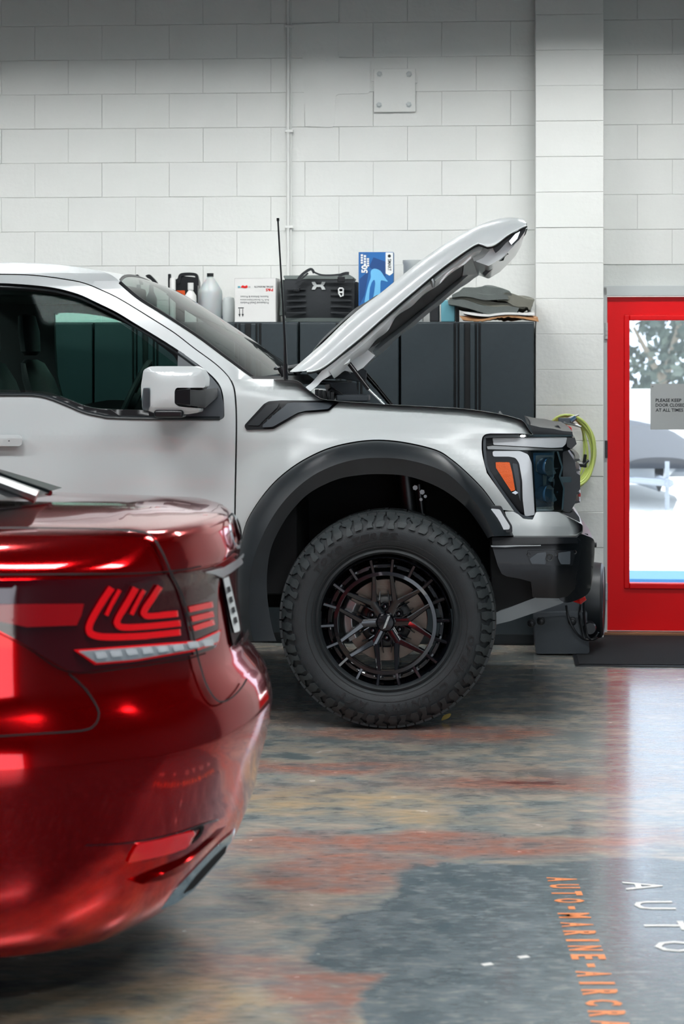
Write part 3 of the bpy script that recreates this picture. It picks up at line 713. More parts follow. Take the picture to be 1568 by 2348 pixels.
# inward return of the fender top and the dark engine bay below it
loft('fender_ledge', [(ftop[4:], 9.19), ([(x, y+1) for x, y in ftop[4:]], 9.30), ([(x, y+14) for x, y in ftop[4:]], 9.32)], M['satin'], tr, n=70)
ub0, ub1 = UZ(700, 900, 9.3)[0], UZ(1205, 980, 9.3)[0]
loft('far_fender', [([(x-2, y) for x, y in resamp([(u2, z2) for u2, z2 in ftop[4:]], 60)], 9.19)], M['satin'], tr) if False else None
def uz_curve(pts, v): return [UZ(x, y, v) for x, y in pts]
fe = resamp(uz_curve(ftop[4:], 9.2), 60)
rows = [[LW(u, v, z+dz) for u, z in fe] for v, dz in ((2*VC-9.34, -.12), (2*VC-9.32, -.075), (2*VC-9.2, -.07), (2*VC-9.10, -.11), (2*VC-9.08, -.35))]
G().grid(rows).mk('far_fender', M['satin'], tr)
fe2 = [(u, z) for u, z in fe if u > ub0-.05]
rows = [[LW(u, v, z+dz) for u, z in fe2] for v, dz in ((9.32, -.03), (9.36, -.12), (9.6, -.2), (VC, -.2), (2*VC-9.6, -.24), (2*VC-9.36, -.2), (2*VC-9.32, -.12))]
G().grid(rows).mk('engine_cover', M['dark'], tr)
g = G()
for k in range(5): g.pbox(722+k*9, 893+k*1.5, 729+k*9, 918+k, 9.42, 9.46)
g.tube([PV(745, 905, 9.5), PV(760, 893, 9.5), PV(776, 903, 9.5), PV(790, 912, 9.5), PV(830, 912, 9.5)], .012, 8); g.mk('engine_hose', M['black'], tr)
g = G(); rows = [[PV(x, y, v) for x, y in ((735, 876), (815, 878), (822, 902), (795, 908), (770, 905), (755, 893))] for v in (9.7, 10.4)]
g.grid(rows, closed_u=True); g.add(rows[0], [tuple(range(6))]); g.mk('airbox', M['grey'], tr, bevel=.01)
g = G(); g.pbox(770, 905, 845, 921, 9.45, 9.6); g.mk('fuse_box', M['grey'], tr, bevel=.008)
# fender vent
vo = rnd([(561, 974), (605, 926), (616, 920), (644, 918), (768, 919), (777, 923), (754, 942), (700, 947), (683, 952), (627, 984), (566, 986), (561, 980)], 3)
vt = panel('fender_vent', vo, TS(-.012), M['black'], tr, thick=.02, step=20, bevel=.005)
panel('vent_blade', rnd([(602, 976), (607, 966), (652, 932), (658, 925), (672, 923), (767, 923), (752, 938), (700, 942), (681, 947), (625, 979), (602, 980)], 3), TS(-.026), M['grey'], vt, thick=.015, step=20, bevel=.004)
panel('vent_rear', rnd([(567, 975), (612, 928), (640, 924), (636, 934), (600, 968), (594, 976)], 3), TS(-.018), M['flare'], vt, thick=.01, step=20, bevel=.003)
for k in range(4):
    x, y = 603+k*10.5, 968-k*9.5
    panel('louver', [(x, y), (x+8, y-8), (x+9, y-4), (x+2, y+3)], TS(-.03), M['dark'], vt, thick=.01, step=30, bevel=.001)
# antenna
g = G(); g.tube([PV(655, 872, 9.24), PV(654.5, 835, 9.24)], .011, 8); g.tube([PV(654.5, 838, 9.24), PV(653, 780, 9.24), PV(648, 690, 9.24), PV(642, 590, 9.24), PV(637, 502, 9.24)], [.0085, .006, .0042, .0038, .0036], 8)
g.tube([PV(637.2, 507, 9.24), PV(637, 500, 9.24)], .006, 8)
p0 = [PV(654.5-(i/60)**1.5*17.5, 836-i/60*325, 9.24) for i in range(61)]
g.mk('antenna', M['black'], tr)
# flare
crease = S([(584, 1470), (578, 1445), (574, 1380), (576, 1330), (585, 1285), (600, 1245), (622, 1200), (655, 1152), (700, 1108), (750, 1078), (810, 1059), (868, 1054), (930, 1058), (1000, 1077), (1036, 1098), (1072, 1135), (1101, 1175), (1123, 1219), (1127, 1230)], 5)
inner = S([(634, 1470), (624, 1440), (614, 1380), (612, 1320), (620, 1262), (640, 1215), (668, 1172), (710, 1130), (770, 1100), (820, 1090), (870, 1087), (930, 1091), (985, 1108), (1030, 1132), (1070, 1165), (1100, 1205), (1118, 1234)], 5)
mid = [tuple(a+(b-a)*.5 for a, b in zip(p, q)) for p, q in zip(resamp(fl_out, 80), resamp(crease, 80))]
mid0 = [tuple(a+(b-a)*.12 for a, b in zip(p, q)) for p, q in zip(resamp(fl_out, 80), resamp(crease, 80))]
mid2 = [tuple(a+(b-a)*.9 for a, b in zip(p, q)) for p, q in zip(resamp(fl_out, 80), resamp(crease, 80))]
loft('wheel_arch_flare', [(fl_out, 9.17), (fl_out, 9.09), (mid0, 9.055), (mid, 9.01), (mid2, 8.985), (crease, 8.99), (inner, 9.02), (inner, 9.14)], M['flare'], tr, n=90, sharp=50)
c0 = Vector((872, 1425, 0))
inr = [(x, y) for x, y in resamp(inner, 40)]
loft('wheel_arch_liner', [(inr, 9.14), ([(872+(x-872)*1.08, 1425+(y-1425)*1.06) for x, y in inr], 9.25), ([(872+(x-872)*1.06, 1425+(y-1425)*1.04) for x, y in inr], 9.9)], M['dark'], tr, n=50)
G().lbox(UZ(560, 1200, 9.5)[0], UZ(1225, 1200, 9.5)[0], 9.9, 9.95, .45, 1.24).mk('inner_wheelhouse', M['dark'], tr, smooth=False)
mk_l = panel('side_marker', rnd([(1125, 1166), (1146, 1168), (1153, 1181), (1169, 1206), (1168, 1214), (1147, 1215), (1126, 1176)], 4), flat_v(9.03), M['lens'], tr, thick=.03, step=30, bevel=.003)
panel('marker_frame', rnd([(1120, 1160), (1149, 1161), (1158, 1180), (1174, 1206), (1175, 1221), (1146, 1221), (1122, 1178)], 4), flat_v(9.038), M['black'], tr, thick=.04, step=30, bevel=.003)
panel('mud_guard', S([(597, 1262), (606, 1255), (610, 1262), (604, 1310), (600, 1370), (594, 1412), (590, 1400), (592, 1330)], 3), flat_v(9.10), M['gloss'], tr, thick=.12, step=30, bevel=.006)
g = G(); g.tube([PV(620, 1290, 9.6), PV(690, 1262, 9.6), PV(720, 1250, 9.8)], .03, 10); g.tube([PV(930, 1080, 9.5), PV(940, 1180, 9.5), PV(950, 1300, 9.5)], .05, 14); g.tube([PV(960, 1110, 9.45), PV(968, 1180, 9.45)], .02, 10)
for k in range(7): g.tube([PV(938+k*.8-20, 1110+k*11, 9.5), PV(938+k*.8+20, 1113+k*11, 9.5)], .011, 8)
g.tube([PV(700, 1350, 9.8), PV(900, 1380, 9.5)], .035, 10); g.mk('suspension', M['black'], tr)
for q in ((952, 1118, .012), (968, 1128, .012), (975, 1138, .008), (965, 1145, .008)):
    G().lathe([(0, -q[2]), (q[2], -q[2]/2), (q[2], q[2]), (0, q[2])], PV(q[0], q[1], 9.42), (-SA, -CA, 0), 6).mk('bolt', M['steel'], tr)
# underbody, rails, front corner structure
g = G(); g.lbox(-2.9, UZ(1180, 1300, 9.5)[0], 9.5, 9.62, .47, .62); g.lbox(-2.9, UZ(1180, 1300, 9.5)[0], 2*VC-9.62, 2*VC-9.5, .47, .62)
g.lbox(-2.9, -.85, 9.3, 2*VC-9.3, .55, .95); g.lbox(-.8, UZ(1200, 1300, 9.5)[0], 9.95, 2*VC-9.5, .45, 1.15); g.mk('chassis', M['dark'], tr, smooth=False, bevel=.01)
g = G(); g.tube([PV(870, 1428, 9.45), PV(870, 1428, 2*VC-9.5)], .05, 12); g.mk('front_axle', M['dark'], tr)
rs = panel('rocker_panel', [(-60, 1395), (545, 1395), (560, 1440), (-60, 1450)], flat_v(9.22), M['black'], tr, thick=.3, step=60, bevel=.02)

# ---- headlight, grille edge, bumper
def HV(off=0):
    def f(x, y):
        o = .10+.015*abs((y-1085)/90)**2
        if x > 1200: o += .22*((x-1200)/130)**2
        return PV(x, y, 9.08+o+off)
    return f
hl = panel('headlight', rnd([(1108, 1001), (1113, 997), (1211, 998), (1300, 998), (1316, 1004), (1321, 1019), (1305, 1032), (1290, 1036), (1292, 1172), (1229, 1173), (1228, 1187), (1221, 1190), (1203, 1190), (1178, 1175), (1111, 1066)], 4), HV(.05), M['gloss'], tr, thick=.06, step=16, bevel=.004)
panel('lamp_rim', S([(1190, 996), (1125, 996), (1112, 1000), (1108, 1008), (1109, 1045), (1120, 1085), (1180, 1172), (1200, 1188), (1226, 1190)], 3)+S([(1226, 1185), (1204, 1183), (1184, 1168), (1125, 1082), (1115, 1044), (1114, 1010), (1120, 1004), (1190, 1002)], 3), HV(.0), M['grey'], hl, thick=.03, step=20, bevel=.003)
panel('light_bar', rnd([(1129, 1004), (1300, 1003), (1297, 1018), (1289, 1026), (1264, 1027), (1131, 1020)], 3), HV(.02), M['lens'], hl, thick=.03, step=16, bevel=.005)
panel('bar_trim', rnd([(1116, 1024), (1130, 1022), (1262, 1029), (1290, 1029), (1290, 1033), (1190, 1032), (1118, 1030)], 1), HV(.022), M['steel'], hl, thick=.02, step=16, bevel=.002)
panel('top_trim', rnd([(1122, 998), (1175, 999), (1215, 996), (1312, 997), (1310, 1001), (1124, 1003)], 1), HV(.012), M['chrome'], hl, thick=.02, step=16, bevel=.002)
panel('light_guide', rnd([(1129, 1034), (1192, 1034), (1211, 1042), (1219, 1062), (1226, 1181), (1203, 1184), (1198, 1144), (1197, 1103), (1190, 1062), (1182, 1050), (1168, 1047), (1130, 1047)], 5), HV(.015), M['lens'], hl, thick=.035, step=12, bevel=.006)
for xs in ((1196, 1200), (1209, 1207)):
    pass
panel('amber_marker', rnd([(1136, 1060), (1168, 1060), (1174, 1083), (1181, 1124), (1172, 1127), (1137, 1073)], 2), HV(.025), M['amber'], hl, thick=.03, step=20, bevel=.003)
panel('marker_tip', [(1173, 1130), (1182, 1125), (1188, 1130), (1182, 1134)], HV(.02), M['chrome'], hl, thick=.02, step=20, bevel=.001)
panel('inner_shade', rnd([(1174, 1062), (1186, 1064), (1192, 1104), (1193, 1150), (1186, 1128)], 3), HV(.03), M['grey'], hl, thick=.02, step=20, bevel=.003)
panel('projector_housing', rnd([(1222, 1038), (1280, 1038), (1290, 1072), (1284, 1093), (1294, 1120), (1290, 1168), (1230, 1170)], 3), HV(.045), M['blue'], hl, thick=.02, step=16, bevel=.002)
panel('reflector_bowl', rnd([(1228, 1044), (1276, 1044), (1284, 1070), (1276, 1080), (1228, 1082)], 4), HV(.036), M['skid'], hl, thick=.02, step=16, bevel=.004)
for y in (1070, 1132):
    g = G(); c = HV(.03)(1252, y); g.lathe([(0, -.05), (.02, -.047), (.036, -.035), (.042, -.012), (.044, .02)], c, (CA*.8, -.6, 0), 24); g.mk('projector_lens', M['blue'], hl)
panel('divider_bar', rnd([(1262, 1093), (1310, 1093), (1310, 1106), (1264, 1107), (1256, 1100)], 2), HV(.015), M['chrome'], hl, thick=.02, step=16, bevel=.003)
panel('divider_bezel', rnd([(1244, 1082), (1284, 1078), (1286, 1086), (1254, 1090), (1252, 1112), (1286, 1118), (1280, 1124), (1246, 1120)], 2), HV(.02), M['steel'], hl, thick=.02, step=16, bevel=.003)
panel('lower_trim', rnd([(1229, 1163), (1291, 1160), (1291, 1170), (1229, 1173)], 2), HV(.022), M['chrome'], hl, thick=.02, step=16, bevel=.002)
panel('clear_cover', rnd([(1217, 1034), (1280, 1034), (1291, 1072), (1285, 1093), (1295, 1120), (1291, 1170), (1229, 1172)], 3), HV(-.002), M['clear'], hl, thick=.004, step=16, bevel=0)
# grille across the front
def front_rows(pts, v0, v1, bow, n=14):
    rows = []
    for k in range(n+1):
        v = lerp(v0, v1, k/n); s = (v-VC)/(VC-v0); b = bow*(1-s*s)
        rows.append([LW(u+b, v, z) for u, z in [UZ(x, y, v0) for x, y in pts]])
    return rows
gp = [(1283, 1034), (1302, 1034), (1318, 1058), (1322, 1085), (1330, 1090), (1330, 1122), (1322, 1130), (1318, 1155), (1306, 1176), (1289, 1172)]
g = G(); r_ = front_rows(gp, 9.42, 2*VC-9.42, .015); g.grid(r_, closed_u=True); g.add(r_[0], [tuple(range(len(gp)))]); g.mk('grille', M['flare'], tr, sharp=25)
for y in (1052, 1075, 1098, 1112, 1128, 1148):
    pp = [(1318, y), (1328, y), (1330, y+4), (1318, y+7)]
    g = G(); r_ = front_rows(pp, 9.47, 2*VC-9.47, .018); g.grid(r_, closed_u=True); g.add(r_[0], [(0, 1, 2, 3)]); g.mk('grille_bar', M['gloss'] if y not in (1098, 1112) else M['chrome'], tr, sharp=25)
G().pbox(1325, 1130, 1331, 1139, 9.5, 9.56).mk('grille_lamp', M['redhook'], tr, bevel=.002)
pp = [(1214, 974), (1240, 980), (1268, 983), (1290, 988), (1312, 990), (1314, 1001), (1250, 999), (1222, 996)]
g = G(); r_ = front_rows(pp, 9.40, 2*VC-9.40, .01); g.grid(r_, closed_u=True); g.add(r_[0], [tuple(range(len(pp)))]); g.mk('radiator_cover', M['black'], tr, bevel=.004)
pp = [(1298, 1003), (1318, 1004), (1322, 1018), (1310, 1030), (1300, 1024)]
g = G(); r_ = front_rows(pp, 9.36, 2*VC-9.36, .01); g.grid(r_, closed_u=True); g.add(r_[0], [tuple(range(len(pp)))]); g.mk('grille_surround', M['chrome'] if False else M['gloss'], tr, sharp=25)
panel('latch_tab', rnd([(1262, 984), (1280, 975), (1288, 985), (1300, 992), (1262, 992)], 2), flat_v(9.7), M['black'], tr, thick=.1, step=30, bevel=.004)
g = G(); g.tube([PV(1144, 944, 9.35), PV(1150, 951, 9.35)], .006, 8); g.mk('hood_stop', M['steel'], tr)
# bumper: white upper, black lower
def bump_fn(off=0, kx=1250, amt=.3):
    return lambda x, y: PV(x, y, 9.10+off+(amt*((x-kx)/95)**2 if x > kx else 0)+.02*((y-1300)/80)**2)
panel('bumper_cap', rnd([(1157, 1173), (1181, 1173), (1200, 1190), (1221, 1192), (1229, 1174), (1279, 1174), (1324, 1199), (1334, 1203), (1335, 1220), (1316, 1230), (1177, 1229)], 3), lambda x, y: PV(x, y, 9.17+(.3*((x-1230)/105)**2 if x > 1230 else 0)+.0009*max(0, 1207-y)), M['satin'], tr, thick=.05, step=10, bevel=.008)
pp = [(1229, 1174), (1279, 1174), (1330, 1200), (1336, 1204), (1336, 1222), (1320, 1228), (1240, 1226)]
g = G(); r_ = front_rows(pp, 9.32, 2*VC-9.32, .01); g.grid(r_, closed_u=True); g.mk('bumper_shelf', M['satin'], tr, bevel=.006)
panel('lamp_ledge', rnd([(1276, 1174), (1306, 1177), (1316, 1171), (1328, 1186), (1330, 1198), (1322, 1199)], 2), flat_v(9.38), M['black'], tr, thick=.15, step=30, bevel=.006)
panel('bumper_side', [(1127, 1231), (1321, 1231), (1331, 1240), (1333, 1251), (1327, 1290), (1318, 1350), (1300, 1368), (1280, 1372), (1231, 1371), (1221, 1369), (1217, 1334), (1192, 1327), (1162, 1322), (1150, 1316), (1141, 1297), (1129, 1256)], bump_fn(.0, 1270, .2), M['gloss'], tr, thick=.05, step=12, bevel=.008)
panel('bumper_strip', rnd([(1127, 1232), (1322, 1232), (1326, 1246), (1129, 1250)], 2), bump_fn(-.03, 1270, .2), M['black'], tr, thick=.04, step=20, bevel=.006)
panel('bright_lip', rnd([(1125, 1251), (1180, 1250), (1240, 1250), (1240, 1252), (1184, 1253), (1158, 1255), (1126, 1254)], .6), bump_fn(-.036, 1270, .2), M['steel'], tr, thick=.02, step=20, bevel=.001)
panel('end_cap', S([(1321, 1234), (1331, 1225), (1344, 1228), (1360, 1236), (1363, 1250), (1362, 1280), (1356, 1338), (1348, 1361), (1325, 1375), (1301, 1382), (1287, 1378), (1281, 1368), (1306, 1362), (1320, 1340), (1326, 1290), (1333, 1250)], 3), lambda x, y: PV(x, y, 9.16+.16*max(0, (x-1290)/75)**2), M['gloss'], tr, thick=.06, step=10, bevel=.010)
pp = [(1331, 1226), (1346, 1229), (1359, 1238), (1362, 1252), (1360, 1290), (1354, 1338), (1346, 1360), (1320, 1373)]
g = G(); r_ = front_rows(pp, 9.44, 2*VC-9.44, .01); g.grid(r_, closed_u=True); g.mk('bumper_bar', M['gloss'], tr, sharp=40)
bp = panel('bumper_pocket', rnd([(1209, 1262), (1322, 1262), (1312, 1297), (1220, 1296), (1211, 1280)], 4), bump_fn(-.012, 1270, .2), M['black'], tr, thick=.03, step=20, bevel=.004)
panel('pocket_plate', rnd([(1214, 1282), (1232, 1268), (1252, 1266), (1251, 1294), (1219, 1293)], 3), bump_fn(-.02, 1270, .2), M['grey'], bp, thick=.02, step=20, bevel=.004)
panel('pocket_plate', rnd([(1280, 1268), (1308, 1264), (1307, 1294), (1286, 1294), (1279, 1280)], 3), bump_fn(-.02, 1270, .2), M['grey'], bp, thick=.02, step=20, bevel=.004)
G().lathe([(.010, 0), (.016, -.006), (.017, 0), (.016, .004)], bump_fn(-.03, 1270, .2)(1260, 1279), (-SA, -CA, 0), 18).mk('sensor_ring', M['steel'], bp)
for q in ((1212, 1271), (1274, 1271), (1318, 1266)): G().lathe([(0, -.006), (.006, -.004), (.008, .006)], bump_fn(-.012, 1270, .2)(*q), (-SA, -CA, 0), 8).mk('screw', M['steel'], bp)
G().lathe([(0, -.012), (.01, -.01), (.012, 0), (.012, .01)], PV(1343, 1229, 9.5), (0, 0, -1), 12).mk('bolt', M['black'], tr)
G().lathe([(0, -.01), (.012, -.008), (.014, .01)], PV(1363, 1249, 9.5), (-1, 0, 0), 12).mk('bolt', M['black'], tr)
pp = S([(1120, 1412), (1150, 1398), (1190, 1384), (1228, 1370), (1283, 1365), (1292, 1382), (1262, 1393), (1217, 1408), (1170, 1424), (1120, 1436)], 1)
g = G(); r_ = front_rows(pp, 9.30, 2*VC-9.30, .01); g.grid(r_, closed_u=True); g.add(r_[0], [tuple(range(len(pp)))]); g.mk('skid_plate', M['skid'], tr, bevel=.012)
panel('bumper_inner', [(1120, 1235), (1225, 1235), (1232, 1372), (1130, 1412)], flat_v(9.30), M['dark'], tr, thick=.05, step=60, bevel=.01)
g = G(); g.tube([PV(1312, 1374, 9.45), PV(1330, 1375, 9.44), PV(1342, 1370, 9.44)], [.010, .022, .012], 10); g.mk('tow_hook', M['redhook'], tr)

# ---- hood
up = S([(664, 852), (700, 820), (739, 786), (783, 743), (823, 708), (872, 671), (917, 634), (962, 598), (1006, 567), (1051, 539), (1096, 516), (1136, 502), (1163, 498), (1190, 499), (1203, 503), (1208, 512)], 4)
lo = S([(676, 853), (703, 850), (728, 846), (752, 831), (783, 806), (828, 769), (872, 730), (917, 691), (962, 653), (1006, 616), (1051, 583), (1087, 559), (1100, 556), (1127, 563), (1165, 535), (1206, 514)], 4)
nn = 48
UP = [UZ(x, y, 9.34) for x, y in resamp(up, nn)]; LO = [UZ(x, y, 9.23) for x, y in resamp(lo, nn)]
rows = []
for i in range(nn):
    a, b = LO[i], UP[i]; j = min(i+1, nn-1); k = max(i-1, 0)
    nx, nz = -(UP[j][1]-UP[k][1]), (UP[j][0]-UP[k][0]); l = math.hypot(nx, nz); nx /= l; nz /= l
    r = [LW(a[0], 9.235, a[1]), LW(lerp(a[0], b[0], .35), 9.24, lerp(a[1], b[1], .35)), LW(lerp(a[0], b[0], .7), 9.265, lerp(a[1], b[1], .7)), LW(lerp(a[0], b[0], .93), 9.31, lerp(a[1], b[1], .93)), LW(b[0], 9.37, b[1])]
    t = i/(nn-1)
    for s in (-.7, -.45, -.3, 0, .3, .45, .7):
        h = .004*(1-s*s)+(.012 if abs(s) < .4 else 0)
        r.append(LW(b[0]+nx*h, VC+s*.76, b[1]+nz*h))
    r += [LW(b[0], 2*VC-9.37, b[1]), LW(lerp(a[0], b[0], .7), 2*VC-9.265, lerp(a[1], b[1], .7)), LW(a[0], 2*VC-9.235, a[1])]
    rows.append(r)
hd = G().grid(rows).mk('hood', M['white'], tr, sharp=50)
# bright rolled lip, inner rails with cross ribs, dark insulation
lip = resamp(lo[4:], 50)
loft('hood_lip', [(offs(lip, 0), 9.235), (offs(lip, 3), 9.228), (offs(lip, 5), 9.25), (offs(lip, 5), 9.34)], M['inner'], hd, n=60)
loft('hood_seam', [(offs(lip, 5), 9.24), (offs(lip, 8), 9.26)], M['dark'], hd, n=60)
def inner_curve(pts, n=50): return resamp(S(pts, 4), n)
r1 = inner_curve([(752, 846), (783, 818), (828, 781), (872, 742), (917, 703), (962, 664), (1006, 628), (1051, 594), (1087, 569), (1108, 566)])
r2 = inner_curve([(766, 868), (800, 836), (844, 800), (862, 782), (884, 762), (905, 732), (936, 706), (966, 682), (1000, 655), (1030, 632), (1064, 604), (1100, 583)])
def wob(c, a, f): return [(x+a*math.sin(i*f)*.6, y+a*math.sin(i*f)*.8) for i, (x, y) in enumerate(c)]
loft('inner_rail', [(r1, 9.30), ([(a*.6+c*.4, b*.6+d*.4) for (a, b), (c, d) in zip(r1, r2)], 9.27), (wob(r2, 2.2, .75), 9.31), (wob(offs(r2, -4), 2, .75), 9.45)], M['inner'], hd, n=50, sharp=60)
# far rail, mirrored in the hood plane
def sh(c, d, v0, v1): # same (u,z) seen on plane v1, dropped d metres below the hood
    out = []
    pts = [UZ(x, y, v0) for x, y in c]
    for i, (u, z) in enumerate(pts):
        a = pts[max(0, i-1)]; b = pts[min(len(pts)-1, i+1)]; tx, tz = b[0]-a[0], b[1]-a[1]; l = math.hypot(tx, tz)
        out.append((u+tz/l*d, z-tx/l*d))
    return out
def strip(rows_uzv): return G().grid([[LW(u, v, z) for u, z in c] for c, v in rows_uzv])
r3 = inner_curve([(812, 866), (828, 850), (859, 824), (890, 795), (917, 770), (953, 743), (1006, 699), (1051, 663), (1082, 641), (1100, 630)])
r4 = inner_curve([(806, 838), (840, 806), (872, 784), (915, 752), (955, 720), (997, 685), (1030, 657), (1060, 632), (1080, 610), (1096, 596)])
loft('far_rail', [(r4, 10.84), (r4, 10.80), (wob([(a*.5+c*.5, b*.5+d*.5) for (a, b), (c, d) in zip(r3, r4)], 1, .4), 10.78), (wob(r3, 1.5, .6), 10.86), (r3, 11.0)], M['inner'], hd, n=50, sharp=60)
loft('insulation', [(r2, 9.47), (r4, 10.86)], M['dark'], hd, n=50)
loft('cross_rib', [([(966, 682), (985, 668)], 9.46), ([(975, 702), (997, 688)], 10.8)], M['dark'], hd, n=6)
loft('front_rib', [([(1064, 604), (1102, 578)], 9.42), ([(1060, 634), (1102, 628)], 10.84)], M['inner'], hd, n=6)
loft('rear_rib', [([(790, 845), (850, 792)], 9.42), ([(812, 866), (862, 796)], 10.84)], M['inner'], hd, n=6)
for (x, y, v) in ((991, 646, 9.27), (999, 688, 2*VC-9.35)):
    g = G(); g.tube([PV(x-4, y-13, v), PV(x+1, y, v), PV(x+2, y+13, v)], [.008, .012, .006], 8); g.mk('rib_tab', M['steel'], hd)
# front structure of the hood with latch
fr_n = [(1087, 562), (1106, 563), (1127, 568), (1165, 540), (1196, 520), (1205, 512), (1206, 524), (1192, 548), (1176, 566), (1150, 592), (1120, 610), (1092, 600), (1078, 585)]
uzs = [UZ(x, y, 9.34) for x, y in fr_n]
rows = []
for k in range(9):
    v = lerp(9.34, 2*VC-9.34, k/8); rows.append([LW(u, v, z) for u, z in uzs])
g = G().grid(rows, closed_u=True); g.add(rows[0], [tuple(range(len(fr_n)))]); g.mk('hood_nose', M['inner'], hd, bevel=.006)
panel('nose_trim', rnd([(1130, 569), (1150, 552), (1178, 530), (1203, 511), (1208, 514), (1204, 530), (1190, 550), (1176, 562), (1170, 556), (1186, 534), (1160, 556), (1146, 572), (1136, 580)], 2), flat_v(9.30), M['black'], hd, thick=.03, step=20, bevel=.003)
panel('bracket', rnd([(1166, 553), (1186, 530), (1193, 530), (1186, 548), (1172, 562)], 2), flat_v(9.28), M['chrome'], hd, thick=.02, step=20, bevel=.003)
g = G(); g.tube([PV(1130, 582, 9.5), PV(1136, 596, 9.5), PV(1152, 592, 9.5), PV(1160, 584, 9.5), PV(1148, 568, 9.5)], .012, 8); g.tube([PV(1132, 592, 9.5), PV(1122, 588, 9.5)], .008, 8); g.mk('latch', M['black'], hd)
panel('latch_plate', rnd([(1106, 626), (1112, 633), (1160, 586), (1154, 580)], 2), flat_v(9.9), M['black'], hd, thick=.1, step=30, bevel=.004)
panel('inner_brace', rnd([(1083, 590), (1112, 566), (1124, 572), (1108, 590), (1086, 600)], 3), flat_v(9.33), M['trim'], hd, thick=.02, step=30, bevel=.006)
# vent bulge on top of the hood
vb = resamp(S([(732, 792), (740, 778), (775, 745), (815, 708), (842, 692), (866, 676)]), 14)
uzv = [UZ(x, y, 9.75) for x, y in vb]; base_ = [UZ(x, y, 9.34) for x, y in resamp([(745, 781), (872, 671)], 14)]
rows = [[LW(u-.02*q, v, z+.0-.03*q) for u, z in uzv] for q, v in ((1.6, 9.62), (.1, 9.68), (0, 9.75), (0, 10.5), (.1, 10.56), (1.6, 10.62))]
G().grid(rows).mk('hood_vent', M['flare'], hd, sharp=50)
# hinge arm / inner flange and struts
ha = rnd([(700, 888), (714, 878), (728, 862), (742, 845), (764, 828), (790, 812), (812, 796), (829, 781), (830, 790), (806, 812), (801, 831), (790, 836), (770, 845), (764, 851), (765, 856), (752, 864), (738, 872), (726, 886), (712, 897), (706, 897)], 3)
panel('hinge_flange', ha, flat_v(9.29), M['inner'], hd, thick=.03, step=20, bevel=.004)
panel('hinge_flange', [(760, 866), (790, 850), (812, 855), (833, 843), (860, 815), (840, 800), (806, 815), (800, 833)], flat_v(9.42), M['inner'], hd, thick=.04, step=30, bevel=.006)
fa = [(812, 862), (828, 846), (842, 826), (862, 820), (852, 802), (872, 784), (856, 770), (830, 790), (806, 822), (790, 856)]
panel('far_hinge', fa, flat_v(2*VC-9.55), M['inner'], hd, thick=.04, step=30, bevel=.006)
panel('cover_edge', [(722, 852), (768, 838), (800, 836), (840, 850), (838, 878), (780, 868), (740, 870)], flat_v(10.2), M['grey'], hd, thick=.05, step=30, bevel=.01)
g = G(); g.tube([PV(799, 832, 9.33), PV(846, 893, 9.31)], .0105, 10); g.mk('gas_strut', M['gloss'], tr)
g = G(); g.tube([PV(846, 893, 9.31), PV(881, 927, 9.31)], .0055, 10); g.mk('strut_rod', M['chrome'], tr)
g = G(); g.tube([PV(829, 848, 2*VC-9.45), PV(864, 888, 2*VC-9.45)], .013, 10); g.tube([PV(864, 888, 2*VC-9.45), PV(898, 930, 2*VC-9.45)], .011, 10); g.mk('gas_strut', M['gloss'], tr)

# ---- wheel: tyre, rim, brake
WC = PV(886, 1424, 9.03); AX = Vector((SA, CA, 0)); EU = Vector((CA, -SA, 0)); EZ = Vector((0, 0, 1))
RT = 250*WC.y/F
def WP(r, a, h): return WC+(EU*math.sin(a)+EZ*math.cos(a))*r+AX*h      # a clockwise from top
prof = [(.287, .035), (.292, .012), (.300, .004), (.312, .010), (.316, .003), (.335, -.008), (.36, -.016), (.385, -.018), (.405, -.014), (.424, -.004), (.440, .010), (.453, .028), (.462, .045), (.468, .07), (.470, .11), (.471, .16), (.470, .21), (.468, .25), (.462, .275), (.44, .31), (.38, .335), (.30, .30)]
def side_h(r):
    return interp(r, [(.287, .035), (.292, .012), (.300, .004), (.335, -.008), (.36, -.016), (.385, -.018), (.405, -.014), (.424, -.004), (.440, .010), (.453, .028), (.462, .045), (.4745, .07)])
rows = []
for k in range(160):
    a = 2*math.pi*k/160; rows.append([WP(r*RT/.4735, a, h) for r, h in prof])
rows.append(rows[0])
ty = G().grid(rows).mk('tyre', M['rubber'], tr, sharp=60)
def arc_panel(outl, off, m, name, parent, thick=.006, a_c=0):   # outline in (angle deg, radius)
    V = [WP(r, R(a)+a_c, side_h(r)-off) for a, r in outl]; n = len(V); V += [p+AX*thick for p in V]
    tri = tessellate_polygon([[Vector((a*.4, r*100, 0)) for a, r in outl]])
    return V, [tuple(t) for t in tri]+[(i, (i+1) % n, n+(i+1) % n, n+i) for i in range(n)]
LR = [.400, .410, .420, .430, .440, .449, .457, .464, .4705]
LUGS = (([.8, .6, 1.2, 1.4, 1.8, .2, 0, -.2, -.2], [3.6, 3.8, 3.3, 3.5, 4.5, 4.9, 4.5, 4.5, 4.5]),
        ([None, 5.2, 5.4, 5.2, 5.4, 5.8, 5.4, 5.1, 5.1], [None, 8.2, 8.9, 9.2, 8.7, 8.6, 9.3, 9.5, 9.5]))
